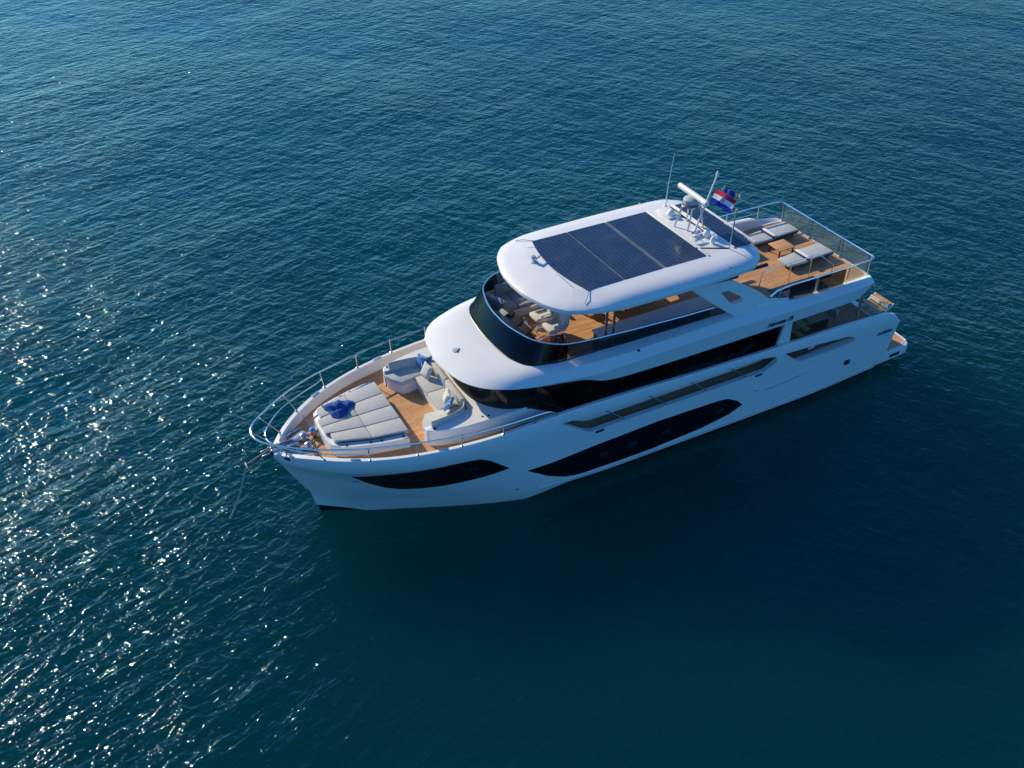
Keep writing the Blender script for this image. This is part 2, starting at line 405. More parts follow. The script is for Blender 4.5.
G_Y = [(-1.9, 2.96), (0, 3.10), (2, 3.17), (5, 3.20), (10, 3.22), (14.3, 3.21), (16.1, 3.19), (17.6, 3.06), (19.1, 2.76), (20.3, 2.34), (21.2, 1.89), (21.8, 1.48), (22.4, .98), (22.8, .56), (23.0, .28), (23.12, 0)]
G_Z = [(-1.5, 2.54), (-.9, 2.74), (1.9, 3.01), (4.3, 3.08), (8, 3.20), (12, 3.38), (14.2, 3.43), (16, 3.36), (18, 3.31), (20, 3.27), (22, 3.20), (23.12, 3.02)]
def gy(x): return hsp(G_Y, x)
def gz(x): return hsp(G_Z, x)
def deck_z(x): return itp([(12.6, 2.10), (14.4, 2.85), (30, 2.85)], x)
LV = {
 'B': ([(-.85, 2.5), (3, 2.7), (11, 2.6), (15, 2.2), (18, 1.2), (20, .45), (21.6, 0)], [(-1, -.9), (22, -.9)]),
 'W': ([(-.95, 2.97), (3, 3.14), (11.5, 3.12), (15, 2.86), (16.1, 2.55), (18, 1.79), (20, .90), (21.1, .46), (21.95, 0)], [(-1, .06), (13.2, .05), (15.6, -.24), (20, -.28), (21.2, .02), (22, .12)]),
 'C': ([(-1.0, 3.0), (3, 3.16), (11, 3.17), (14, 3.09), (16, 2.72), (18, 2.02), (19.5, 1.35), (20.8, .80), (21.4, .50), (22.12, 0)], [(-1, .32), (14, .30), (18, .34), (19.5, .42), (20.8, .55), (21.4, .68), (22.12, .88)]),
 'C2': ([(-1.02, 3.02), (3, 3.17), (11, 3.18), (14, 3.12), (16, 2.80), (18, 2.14), (19.5, 1.46), (20.8, .90), (21.4, .58), (22.22, 0)], [(-1, .45), (14, .45), (18, .50), (19.5, .56), (20.8, .66), (21.4, .78), (22.22, .98)]),
 'M': ([(-1.65, 3.0), (3, 3.19), (11, 3.205), (14, 3.18), (16, 3.03), (18, 2.58), (20, 1.80), (21.2, 1.12), (22.60, 0)], [(-1, 1.25), (14, 1.3), (18, 1.45), (20, 1.6), (21.2, 1.68), (22.6, 1.78)]),
 'K': ([(-1.84, 2.97), (0, 3.10), (3, 3.2), (11, 3.215), (14, 3.205), (16.1, 3.16), (17.6, 2.98), (19.1, 2.64), (20.3, 2.20), (21.2, 1.74), (21.8, 1.32), (22.4, .82), (22.8, .42), (23.03, 0)], [(-1.84, 2.0), (3, 2.2), (8, 2.3), (14, 2.5), (17, 2.58), (20, 2.60), (23, 2.62)]),
 'K2': ([(-1.88, 2.98), (0, 3.11), (3, 3.21), (11, 3.22), (14, 3.21), (16.1, 3.18), (17.6, 3.04), (19.1, 2.73), (20.3, 2.30), (21.2, 1.85), (21.8, 1.44), (22.4, .94), (22.8, .53), (23.08, 0)], [(-1.88, 2.12), (3, 2.32), (8, 2.42), (14, 2.60), (17, 2.68), (20, 2.70), (23, 2.72)]),
}
XS0 = {'B': -.85, 'W': -1.0, 'C': -1.3, 'C2': -1.4, 'M': -1.65, 'K': -1.84, 'K2': -1.88, 'G': -1.5, 'GI': -1.45, 'D': -1.25}
def hull():
    NS = 96; rings = []
    for i in range(NS + 1):
        s = i / NS; s = 1 - (1 - s) ** 1.5          # crowd the stations towards the bow
        half = []
        for k in ('B', 'W', 'C', 'C2', 'M', 'K', 'K2'):
            ty, tz = LV[k]; x = XS0[k] + s * (ty[-1][0] - XS0[k]); half.append((x, max(0, hsp(ty, x)), hsp(tz, x)))
        x = XS0['G'] + s * (23.12 - XS0['G']); g = gy(x); z = gz(x)
        half.append((x, g, z - .05)); half.append((x - (.02 if i == NS else 0), max(0, g - .03), z))
        xi = XS0['GI'] + s * (22.78 - XS0['GI']); wdt = .15
        gi = max(0, gy(xi) - wdt - .10 * max(0, (xi - 20) / 2.8)); gi = gi if i < NS else 0
        half.append((xi, gi, gz(xi)))
        xd = XS0['D'] + s * (22.70 - XS0['D']); gd = max(0, gi - .04); dz = deck_z(xd)
        half.append((xd, gd, dz))
        rings.append([Vector(p) for p in half] + [Vector((p[0], -p[1], p[2])) for p in reversed(half)])
    b = B()
    nh = 11
    def idx(i, k):
        return 1 if (k == 0 or k == 2 * nh - 2 or k == 2 * nh - 1) else 0
    b.loft(rings, True, True, idx)
    bmesh.ops.recalc_face_normals(b.bm, faces=b.bm.faces)
    return b.build('hull', [M['white'], M['boot']], None, ang=40)
H = P(hull())

def cut_xz(poly, y0, y1):
    """solid made by pushing an x-z outline through y0..y1."""
    b = B(); b.prism([(p[0], p[1]) for p in poly], 0, 1)
    bm = b.bm
    for v in bm.verts: x, z, t = v.co; v.co = Vector((x, y0 + (y1 - y0) * t, z))
    return finish('cutter', bm, M['white'], None, smooth=False)
SIDE_CUT = rounded([(14.1, 3.03), (12.38, 2.95), (10.6, 2.95), (8.84, 2.90), (7.06, 2.88), (5.7, 2.85), (4.85, 2.72), (4.72, 2.45), (5.2, 2.18), (6.2, 2.18), (9.7, 2.2), (13.0, 2.22)], .05)
AFT_CUT = rounded([(4.4, 2.68), (2.75, 2.58), (1.2, 2.42), (.8, 2.28), (.62, 2.08), (1.0, 2.0), (1.9, 2.0), (3.6, 2.06)], .05)
for s in (1, -1):
    pass
cuts = []
for poly in (SIDE_CUT, AFT_CUT):
    cuts.append(cut_xz(poly, 2.78, 3.6)); cuts.append(cut_xz(poly, -2.78, -3.6))
bmh = bmesh.new(); bmh.from_mesh(H.data); BVH = BVHTree.FromBMesh(bmh); bmh.free()
boolean(H, cuts)

def side_y(x, z):
    r = BVH.ray_cast(Vector((x, 12, z)), Vector((0, -1, 0)))
    return r[0].y if r[0] else gy(x)
def patch(name, poly, m, off=.012, sides=(1, -1), gx=.25, gz_=.2, thick=.02, parent=None):
    """a panel that follows the topsides: x-z outline dropped onto the hull surface."""
    out = []
    for s in sides:
        bm = bmesh.new(); bm.faces.new([bm.verts.new((p[0], 0, p[1])) for p in poly])
        x0, x1 = min(p[0] for p in poly), max(p[0] for p in poly); z0, z1 = min(p[1] for p in poly), max(p[1] for p in poly)
        x = x0 + gx
        while x < x1 - .01:
            bmesh.ops.bisect_plane(bm, geom=bm.verts[:] + bm.edges[:] + bm.faces[:], plane_co=(x, 0, 0), plane_no=(1, 0, 0)); x += gx
        z = z0 + gz_
        while z < z1 - .01:
            bmesh.ops.bisect_plane(bm, geom=bm.verts[:] + bm.edges[:] + bm.faces[:], plane_co=(0, 0, z), plane_no=(0, 0, 1)); z += gz_
        r = bmesh.ops.extrude_face_region(bm, geom=bm.faces[:])
        top = {v for v in r['geom'] if isinstance(v, bmesh.types.BMVert)}
        for v in bm.verts:
            y = side_y(v.co.x, v.co.z) + (off if v in top else off - thick); v.co.y = s * y
        o = finish(name, bm, m, None, ang=20); out.append(P(o) if parent is None else o)
    return out
AFT_WIN = rounded([(15.35, 1.36), (14.52, .79), (13.83, .47), (13.25, .35), (10.2, .33), (8.0, .45), (6.72, .64), (6.08, .90), (6.4, 1.20), (6.87, 1.46), (7.3, 1.53), (9.96, 1.60), (12.5, 1.52), (14.4, 1.40)], .03, 3)
FWD_WIN = rounded([(21.08, 2.38), (20.3, 2.47), (19.5, 2.53), (18.4, 2.57), (17.7, 2.61), (17.08, 2.56), (16.75, 2.38), (16.02, 1.75), (17.04, 1.58), (18.3, 1.42), (18.93, 1.35), (19.53, 1.33), (20.0, 1.50), (20.5, 1.82)], .02, 3)
patch('hull_window', AFT_WIN, M['glass']); patch('hull_window', FWD_WIN, M['glass'])
def sq(cx, cz, w_, h_, sl=0, r=.03):
    return rounded([(cx + w_ / 2, cz + h_ / 2 + sl), (cx + w_ / 2, cz - h_ / 2 + sl), (cx - w_ / 2, cz - h_ / 2 - sl), (cx - w_ / 2, cz + h_ / 2 - sl)], r, 2)
M['matte'] = mat('matte_black', (.015, .016, .02), .8, spec=.1)
M['seam'] = mat('panel_seam', (.11, .125, .13), .5, noise=.3, nscale=3)
M['port'] = mat('opening_port_glass', (.02, .025, .03), .12)
for cx, cz in ((12.3, .95), (11.1, .95), (9.6, .95), (7.2, 1.0)): patch('opening_port', sq(cx, cz, .42, .2, 0, .06), M['port'], .02)
for cx, cz in ((17.3, 2.15), (19.0, 2.0)): patch('opening_port', sq(cx, cz, .32, .16, 0, .06), M['port'], .02)
patch('porthole', sq(.82, 1.05, .34, .24, .02, .08), M['dark'], .014)
patch('side_vent', sq(12.55, 2.12, .34, .09, 0, .03), M['dark'], .016); patch('side_vent', sq(5.55, 2.10, .34, .09, 0, .03), M['dark'], .016)
patch('fender_recess', sq(3.95, 1.36, 3.3, .05, -.08, .02), M['nonskid'], .02)
patch('fender_recess', rounded([(5.75, 1.5), (5.5, 1.28), (4.7, 1.18), (2.3, 1.42), (2.3, 1.46), (4.7, 1.23), (5.45, 1.34)], .02, 2), M['greyplast'], .008)
patch('scupper', sq(15.6, .42, .10, .06), M['dark']); patch('scupper', sq(20.9, 1.95, .14, .06, -.03), M['dark'], .01)
# knuckle-high rubbing strake aft
def strip(name, x0, x1, zf, r, m):
    for s in (1, -1):
        b = B(); n = 40
        b.tube([(x0 + (x1 - x0) * i / n, s * (side_y(x0 + (x1 - x0) * i / n, zf(x0 + (x1 - x0) * i / n)) + .01), zf(x0 + (x1 - x0) * i / n)) for i in range(n + 1)], r, 6)
        P(b.build(name, m))
strip('rub_rail', -.8, 14.8, lambda x: .26, .022, M['white'])

# decks -----------------------------------------------------------
def sheet(name, loop, z, m, th=.02):
    b = B(); zf = z if callable(z) else (lambda x, y: z)
    b.prism(loop, lambda x, y: zf(x, y), lambda x, y: zf(x, y) + th); return P(b.build(name, m, smooth=False))
def inner(x): return gy(x) - .22 - .10 * max(0, (x - 20) / 2.8)
xs = [14.4 + (22.45 - 14.4) * i / 30 for i in range(31)]
sheet('foredeck', [(x, max(.05, inner(x))) for x in xs] + [(x, -max(.05, inner(x))) for x in reversed(xs)], 2.851, M['teak'])
for s in (1, -1):
    b = B(); b.loft([[(x, s * 2.3, deck_z(x) + .02), (x, s * inner(x), deck_z(x) + .02), (x, s * inner(x), deck_z(x) - .02), (x, s * 2.3, deck_z(x) - .02)] for x in [4.0 + 10.4 * i / 26 for i in range(27)]])
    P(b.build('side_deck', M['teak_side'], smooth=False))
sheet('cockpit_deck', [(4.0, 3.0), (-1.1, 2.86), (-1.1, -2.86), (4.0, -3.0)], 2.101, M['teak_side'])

# swim platform
b = B(); b.prism(rounded([(-.9, 2.95), (-3.0, 2.86), (-3.2, 2.6), (-3.38, 0), (-3.2, -2.6), (-3.0, -2.86), (-.9, -2.95)], .25), .12, .50, .06)
SP = P(b.build('swim_platform', M['white']))
sheet('platform_teak', rounded([(-1.15, 2.8), (-2.85, 2.72), (-3.08, 2.5), (-3.25, 0), (-3.08, -2.5), (-2.85, -2.72), (-1.15, -2.8)], .2), .502, M['teak_light'])
b = B(); b.box((-2.2, 2.90, .30), (.55, .06, .14), .02); P(b.build('platform_vent', M['dark']))
for s in (1, -1):
    b = B(); b.tube([(-3.1, s * 2.62, .52), (-3.02, s * 2.64, .6), (-2.82, s * 2.72, .6), (-2.74, s * 2.74, .52)], .025); P(b.build('grab_handle', M['white']))
for s in (1, -1):
    for x in (2.75, 1.35):
        b = B(); b.box((x, s * 2.86, 2.2), (.34, .10, .12), .03); P(b.build('mooring_cleat', M['chrome']))
# raised boarding ladder at the stern
b = B()
T = [(-.58, 1.75), (-.88, 1.94), (-1.17, 2.15), (-1.47, 2.37), (-1.78, 2.58)]
st_y0, st_y1 = 1.46, 2.44
for yy in (st_y0, st_y1):
    b.loft([[(x, yy - .018, z - .10), (x, yy + .018, z - .10), (x, yy + .018, z + .01), (x, yy - .018, z + .01)] for x, z in [(-.45, 1.70), (-1.90, 2.62)]])
for x, z in T: b.box((x + .155, (st_y0 + st_y1) / 2, z - .05), (.03, .95, .16))
LAD = P(b.build('boarding_stairs', M['white'], smooth=False))
for x, z in T:
    b = B(); b.box((x, (st_y0 + st_y1) / 2, z + .02), (.27, .9, .03)); o = b.build('step', M['teak'], smooth=False); o.parent = LAD

# foredeck coachroof with the U-shaped sofa ---------------------
b = B()
outer = [(18.42, 1.50), (18.50, 1.80), (18.30, 2.08), (17.60, 2.30), (16.60, 2.40), (15.2, 2.43)]
rec = [(18.35, 2.0), (16.78, 1.86), (16.66, 1.5), (16.66, -1.5), (16.78, -1.86), (18.35, -2.0)]
outl = [tuple(p) for p in [v[:2] for v in crv([(a, c, 0) for a, c in [(18.46, 1.72), (18.36, 2.02), (17.60, 2.28), (16.60, 2.40), (14.6, 2.44)]], 4)]]
recl = [(18.40, 1.78), (17.1, 1.74), (16.78, 1.55), (16.70, 1.1)]
poly = outl + [(p[0], -p[1]) for p in reversed(outl)] + [(p[0], -p[1]) for p in recl] + [(p[0], p[1]) for p in reversed(recl)]
b.prism(poly, 2.7, lambda x, y: 3.49 + .05 * max(0, min(1, (18.4 - x) / 2)), .05, 2)
P(b.build('coachroof', M['white'], ang=40))
def sofa_box(name, pts, z0, z1, m, bev=.028, par=None):
    b = B(); b.prism(pts, z0, z1, bev, 3); o = b.build(name, m, ang=50)
    if par is None: P(o)
    else: o.parent = par; 
    return o
for s in (1, -1):
    arm = [(18.34, 1.30), (18.46, 1.62), (18.44, 1.95), (17.0, 2.0), (16.7, 1.2), (17.55, 1.06), (18.1, .98)]
    arm = [(p[0], s * p[1]) for p in arm]
    sofa_box('sofa_base', [(p[0] - .03, p[1] * .99) for p in arm], 2.85, 3.26, M['white'], .02)
    sofa_box('seat_cushion', arm if s == 1 else arm, 3.26, 3.41, M['fabric'])
    # curved backrest along the arm
    pts = crv([(16.80, s * 1.30, 0), (16.98, s * 1.60, 0), (17.35, s * 1.76, 0), (18.05, s * 1.84, 0), (18.25, s * 1.84, 0)], 4)
    b = B(); b.loft([[(p[0], p[1] - s * .09, 3.38), (p[0], p[1] - s * .05, 3.68), (p[0], p[1] + s * .01, 3.73), (p[0], p[1] + s * .07, 3.70), (p[0], p[1] + s * .08, 3.38)] for p in pts])
    P(b.build('back_cushion', M['fabric'], ang=60))
sofa_box('sofa_base', [(17.52, -1.04), (17.52, 1.04), (16.7, 1.04), (16.7, -1.04)], 2.85, 3.26, M['white'], .02)
sofa_box('seat_cushion', [(17.58, -1.04), (17.58, .0), (16.85, .0), (16.85, -1.04)], 3.27, 3.42, M['fabric'])
sofa_box('seat_cushion', [(17.58, .01), (17.58, 1.04), (16.85, 1.04), (16.85, .01)], 3.27, 3.42, M['fabric'])
sofa_box('back_cushion', [(16.93, -1.3), (16.93, 0), (16.74, 0), (16.74, -1.3)], 3.40, 3.76, M['fabric'], .05)
sofa_box('back_cushion', [(16.93, .01), (16.93, 1.3), (16.74, 1.3), (16.74, .01)], 3.40, 3.76, M['fabric'], .05)
# small lights and handrails on the coachroof
for x, y in ((16.35, 2.22), (16.55, 2.18), (18.2, 1.98), (18.25, -1.95), (18.1, -2.02)):
    b = B(); b.lathe([(.05, 0), (.05, .03), (.03, .05), (0, .055)], (x, y, 3.50), 12); P(b.build('deck_light', M['dark']))

# sunpad ----------------------------------------------------------
pad = crv([(19.0, 1.75, 0), (20.0, 1.55, 0), (21.0, 1.22, 0), (21.35, .95, 0), (21.45, .45, 0), (21.45, -.45, 0), (21.35, -.95, 0), (21.0, -1.22, 0), (20.0, -1.55, 0), (19.0, -1.75, 0)], 4)
b = B(); b.prism([(p[0], p[1]) for p in pad], 2.85, 3.27, .06, 3); SPAD = P(b.build('sunpad_base', M['white'], ang=45))
def padw(x): return itp([(19.0, 1.52), (20.0, 1.34), (21.0, 1.04), (21.4, .84)], x)
N = 4
for i in range(N):
    a, c = -1 + 2 * i / N, -1 + 2 * (i + 1) / N; g = .012
    for (x0, x1) in ((18.92, 20.10), (20.115, 21.38)):
        if x1 > 21 and i in (0, N - 1): x1 = 21.25
        q = [(x0, a * padw(x0) + g), (x1, a * padw(x1) + g), (x1, c * padw(x1) - g), (x0, c * padw(x0) - g)]
        sofa_box('sunpad_cushion', q, 3.272, 3.395, M['fabric'], .025)
    if i:
        b = B(); b.tube([(18.95, a * padw(18.95), 3.35), (20.1, a * padw(20.1), 3.352), (21.35, a * padw(21.35), 3.35)], .022, 6); P(b.build('piping', M['piping']))
for s in (1, -1):
    for x in (19.15, 19.85, 20.2, 20.95):
        b = B(); b.lathe([(.045, 0), (.045, .015), (.03, .02)], (x, s * (padw(x) + .10), 3.275), 10); P(b.build('cup_holder', M['dark']))
    b = B(); b.tube([(19.05, s * (padw(19.05) + .03), 3.33), (20.1, s * (padw(20.1) + .03), 3.33), (21.2, s * (padw(21.2) + .03), 3.33)], .018, 6); P(b.build('piping', M['piping']))

# foredeck ground tackle ----------------------------------------
for s in (1, -1):
    b = B(); b.lathe([(.13, 0), (.13, .06), (.07, .08), (.06, .16), (.11, .19), (.11, .24), (.05, .27), (0, .275)], (21.95, s * .26, 2.87), 18)
    b.box((22.2, s * .26, 2.93), (.35, .14, .10), .02)
    P(b.build('windlass', M['chrome']))
    b = B(); b.tube([(22.05, s * .70, 2.87), (22.05, s * .70, 2.98)], .025); b.tube([(22.3, s * .62, 2.87), (22.3, s * .62, 2.98)], .025)
    b.tube([(21.92, s * .74, 3.0), (22.05, s * .70, 3.01), (22.3, s * .62, 3.01), (22.42, s * .58, 3.0)], .028); P(b.build('cleat', M['chrome']))
b = B(); b.box((22.45, 0, 2.95), (.5, .16, .12), .03); b.box((22.75, .12, 3.08), (.9, .03, .16), .01); b.box((22.75, -.12, 3.08), (.9, .03, .16), .01)
b.tube([(23.1, -.13, 3.08), (23.1, .13, 3.08)], .06, 12); b.box((23.2, .12, 3.0), (.5, .03, .18), .01, rot=(0, .15, 0)); b.box((23.2, -.12, 3.0), (.5, .03, .18), .01, rot=(0, .15, 0))
P(b.build('bow_roller', M['chrome']))
b = B()
b.tube([(22.3, 0, 3.05), (23.1, 0, 3.15), (23.55, 0, 2.98), (23.98, 0, 2.80)], .026, 8)
b.tube([(23.98, -.17, 2.76), (24.0, 0, 2.80), (23.98, .17, 2.76)], .02, 8)
b.loft([[(23.5, -.05, 2.9), (23.5, .05, 2.9), (23.5, 0, 2.96)], [(23.85, -.07, 2.74), (23.85, .07, 2.74), (23.85, 0, 2.80)], [(24.02, -.02, 2.76), (24.02, .02, 2.76), (24.02, 0, 2.8)]])
P(b.build('anchor', M['galv']))
b = B()
p0, p1 = Vector((23.98, 0, 2.80)), Vector((24.86, -1.26, WATER - .35))
b.tube([p0.lerp(p1, i / 12) + Vector((0, 0, -.22 * math.sin(math.pi * i / 12))) for i in range(13)], .034, 6)
P(b.build('anchor_line', M['rope']))
b = B(); b.tube([(22.0, .35, 2.9), (21.8, .5, 2.9), (21.75, .1, 2.9), (21.9, -.35, 2.9), (21.6, -.5, 2.9), (21.55, -.2, 2.9), (21.75, -.05, 2.92)], .018, 6); P(b.build('chain', M['galv']))
b = B(); b.lathe([(.10, 0), (.10, .10), (.14, .14), (.14, .30), (.07, .36), (0, .37)], (21.6, -.28, 2.87), 16)
b.tube([(21.62, -.34, 3.2), (21.75, -.75, 3.45)], .02); P(b.build('searchlight', M['chrome']))
b = B(); b.box((22.12, -.45, 2.92), (.62, .30, .09), .03, rot=(0, 0, .5)); P(b.build('locker_lid', M['greyplast']))
b = B(); b.box((22.45, .35, 2.92), (.4, .22, .09), .03, rot=(0, 0, -.5)); P(b.build('locker_lid', M['greyplast']))
b = B(); b.box((22.78, .56, 3.0), (.26, .06, .12), .03, rot=(0, 0, -.95))
P(b.build('fairlead', M['dark']))
b = B(); b.box((22.98, 0, 3.06), (.26, .62, .07), .03); P(b.build('bow_cap', M['white']))
for x, s in ((20.95, 1), (20.95, -1), (18.3, 1), (18.3, -1)):
    b = B(); a_ = math.atan2(gy(x + .2) - gy(x - .2), .4) * s
    b.box((x, s * (gy(x) - .07), gz(x) + .035), (.34, .06, .04), .015, rot=(0, 0, a_)); P(b.build('cleat', M['chrome']))

# bow rail ---------------------------------------------------------
half = crv([(23.64, 0, 3.92), (23.56, .36, 3.92), (23.30, .68, 3.91), (22.82, 1.08, 3.90), (22.25, 1.50, 3.89), (21.5, 1.92, 3.88), (20.6, 2.30, 3.86), (19.2, 2.72, 3.83), (17.6, 3.07, 3.79), (16.2, 3.19, 3.77), (15.0, 3.20, 3.75), (14.55, 3.19, 3.70), (14.25, 3.17, 3.46)], 5)
b = B(); b.tube([Vector((p.x, -p.y, p.z)) for p in reversed(half)] + half[1:], .028, 8); RAIL = P(b.build('bow_rail', M['chrome']))
halfl = crv([(23.22, 0, 3.60), (23.14, .34, 3.60), (22.9, .68, 3.60), (22.4, 1.2, 3.60), (21.6, 1.72, 3.58), (20.75, 2.15, 3.56), (20.56, 2.28, 3.55)], 5)
b = B(); b.tube([Vector((p.x, -p.y, p.z)) for p in reversed(halfl)] + halfl[1:], .02, 8); P(b.build('bow_rail', M['chrome']))
for s in (1, -1):
    for x, xt, yt in ((22.62, 23.15, .78), (21.8, 22.1, 1.58), (20.54, 20.6, 2.30), (19.12, 19.12, 2.74), (17.7, 17.7, 3.05), (16.26, 16.26, 3.19), (15.1, 15.1, 3.20)):
        b = B(); b.tube([(x, s * (gy(x) - .06), gz(x) - .01), (xt, s * yt, 3.85)], .02, 8)
        b.lathe([(.045, 0), (.045, .015), (.02, .03)], (x, s * (gy(x) - .06), gz(x)), 10); P(b.build('rail_post', M['steelpost']))
for s in (1, -1):
    b = B(); b.tube([(23.62, s * .12, 3.92), (22.95, s * .15, 3.12)], .018); P(b.build('rail_post', M['steelpost']))

# salon -------------------------------------------------------------
def sal(z):
    """half outline of the deckhouse at height z, from aft to centre front."""
    k = (z - 3.6) * .12
    return [(4.1, 2.45), (8, 2.46), (12, 2.46), (13.6, 2.46), (14.4, 2.46), (15.0, 2.42), (15.6, 2.22), (16.08, 1.82), (16.40, 1.25), (16.51, .65), (16.54, 0)]
def ring(z, off=0, n=4):
    h = crv([(x, y, z) for x, y in sal(z)], n)
    h = [Vector((p.x + (off if p.x > 16 else 0) * (p.x - 16), p.y + (off if p.y > .5 else 0), z)) for p in h]
    return h + [Vector((p.x, -p.y, z)) for p in reversed(h[:-1])]
zb = lambda x: itp([(4.1, 2.55), (13.4, 2.66), (14.9, 3.46), (16, 3.53), (17, 3.55)], x)
def wall(name, zlo, zhi, off, m, th=.05):
    A = ring(3.6, off); rows = []
    for k in range(7):
        t = k / 6; row = []
        for p in A:
            lo, hi = zlo(p.x), zhi(p.x); z = lo + (hi - lo) * t
            kx = (z - 3.6) * .10 * max(0, min(1, (p.x - 14) / 2))
            row.append(Vector((p.x - kx, p.y * (1 - kx * .25), z)))
        rows.append(row)
    b = B(); b.loft(rows, False, False); ob = P(b.build(name, m, ang=30)); return ob
wall('deckhouse_wall', lambda x: 2.0, zb, 0, M['white'])
wall('salon_window', zb, lambda x: 4.62, .012, M['salon_glass'])
# interior behind the windows
b = B(); b.prism([(4.2, 2.38), (14.6, 2.38), (16.2, 1.5), (16.4, 0), (16.2, -1.5), (14.6, -2.38), (4.2, -2.38)], 2.3, 2.36); P(b.build('salon_floor', M['brown'], smooth=False))
b = B(); b.box((15.6, 0, 3.45), (1.3, 3.6, .08), .03); b.box((15.0, 0, 3.3), (.3, 2.6, .6), .05); P(b.build('dashboard', M['trim']))
for yy, xx in ((-1.2, 14.0), (.2, 14.0), (1.3, 14.5)):
    b = B(); b.box((xx, yy, 3.0), (.6, .62, .16), .06, 3); b.box((xx - .28, yy, 3.4), (.16, .62, .8), .07, 3, rot=(0, -.12, 0)); b.lathe([(.2, 2.36), (.06, 2.42), (.06, 2.95)], (xx, yy, 0), 12); P(b.build('helm_seat', M['cream']))
for x0, x1 in ((10.8, 12.6), (6.2, 8.8)):
    for yy in (1.9, -1.9):
        b = B(); b.box(((x0 + x1) / 2, yy, 2.62), (x1 - x0, .8, .5), .06); P(b.build('salon_sofa', M['fabric2']))
b = B(); b.box((9.7, 0, 3.3), (.12, 3.2, 1.9)); P(b.build('galley_partition', M['brown'], smooth=False))
for s in (1, -1):
    for x in (13.55, 11.4, 9.0, 6.6):
        b = B(); b.box((x, s * 2.44, 3.4), (.09, .05, 2.0)); P(b.build('window_mullion', M['trim'], smooth=False))
# aft bulkhead and side pillars
b = B(); b.box((4.12, 0, 3.15), (.05, 4.7, 2.1)); P(b.build('cockpit_door', M['glass'], smooth=False))
for s in (1, -1):
    b = B(); b.loft([[(4.72, s * 2.92, 2.98), (4.10, s * 2.92, 2.98), (4.10, s * 3.02, 2.98), (4.72, s * 3.02, 2.98)], [(4.40, s * 2.90, 4.14), (4.12, s * 2.90, 4.14), (4.12, s * 2.98, 4.14), (4.40, s * 2.98, 4.14)]])
    P(b.build('side_pillar', M['white'], smooth=False))

for s in (1, -1):
    b = B(); b.box((9.2, s * 2.50, 2.33), (8.6, .16, .42), .04); P(b.build('deckhouse_step', M['white']))
# struts and handrail in the bulwark openings ---------------------
for s in (1, -1):
    for x in (12.38, 10.6, 8.84, 7.06):
        b = B(); b.tube([(x, s * 3.19, 2.96), (x - .92, s * 3.17, 2.20)], .022, 6); P(b.build('bulwark_strut', M['steelpost']))
    b = B(); b.tube([(x, s * 3.0, itp(G_Z, x) - .14) for x in (13.6, 12, 10, 8, 6, 5.2)], .02, 6); P(b.build('side_handrail', M['steelpost']))

# flybridge shell ---------------------------------------------------
# columns: inner top, shelf outer, widest edge, bottom edge, soffit inner   (x, y, z)
FB = [
 ((.08, 0, 4.56), (.06, 0, 4.57), (.04, 0, 4.42), (.14, 0, 4.12), (.6, 0, 4.25)),
 ((.08, 1.4, 4.56), (.06, 1.5, 4.57), (.04, 1.6, 4.42), (.14, 1.6, 4.12), (.6, 1.3, 4.25)),
 ((.12, 2.40, 4.57), (.10, 2.60, 4.59), (.06, 2.68, 4.44), (.24, 2.62, 4.12), (.7, 2.1, 4.22)),
 ((.55, 2.58, 4.58), (.45, 2.78, 4.66), (.30, 2.99, 4.48), (.50, 2.92, 4.13), (1.0, 2.4, 4.18)),
 ((1.4, 2.60, 4.58), (1.4, 2.85, 4.74), (1.4, 3.16, 4.56), (1.4, 3.13, 4.06), (1.5, 2.5, 4.14)),
 ((3.0, 2.60, 4.60), (3.0, 2.86, 4.76), (3.0, 3.20, 4.58), (3.0, 3.15, 4.06), (3.0, 2.5, 4.12)),
 ((5.0, 2.60, 4.85), (5.0, 2.87, 4.88), (5.0, 3.21, 4.62), (5.0, 3.15, 4.05), (5.0, 2.5, 4.12)),
 ((6.2, 2.57, 4.98), (6.2, 2.90, 4.93), (6.2, 3.22, 4.66), (6.2, 3.15, 4.05), (6.2, 2.5, 4.12)),
 ((8.5, 2.55, 5.00), (8.5, 2.96, 4.94), (8.5, 3.22, 4.70), (8.5, 3.15, 4.06), (8.5, 2.5, 4.13)),
 ((11.0, 2.52, 5.00), (11.0, 2.97, 4.93), (11.0, 3.21, 4.64), (11.0, 3.14, 4.09), (11.0, 2.5, 4.15)),
 ((12.3, 2.48, 5.00), (12.3, 2.94, 4.92), (12.3, 3.16, 4.58), (12.3, 3.10, 4.16), (12.3, 2.5, 4.22)),
 ((13.1, 2.45, 5.00), (13.1, 2.86, 4.91), (13.1, 3.10, 4.58), (13.1, 3.03, 4.40), (13.1, 2.5, 4.42)),
 ((13.8, 2.40, 5.00), (13.85, 2.76, 4.90), (13.9, 3.00, 4.60), (13.8, 2.93, 4.47), (13.6, 2.4, 4.50)),
 ((14.42, 2.32, 5.00), (14.65, 2.58, 4.89), (14.9, 2.84, 4.62), (14.75, 2.76, 4.50), (14.2, 2.3, 4.54)),
 ((14.88, 2.06, 5.00), (15.30, 2.34, 4.89), (15.85, 2.52, 4.63), (15.7, 2.44, 4.51), (14.8, 2.0, 4.56)),
 ((15.14, 1.60, 5.00), (15.80, 1.88, 4.89), (16.55, 2.05, 4.64), (16.4, 1.97, 4.52), (15.3, 1.6, 4.57)),
 ((15.25, .85, 5.00), (16.10, 1.10, 4.90), (17.02, 1.28, 4.65), (16.88, 1.22, 4.53), (15.6, .9, 4.58)),
 ((15.32, 0, 5.00), (16.22, 0, 4.91), (17.22, 0, 4.66), (17.08, 0, 4.54), (15.7, 0, 4.58)),
]
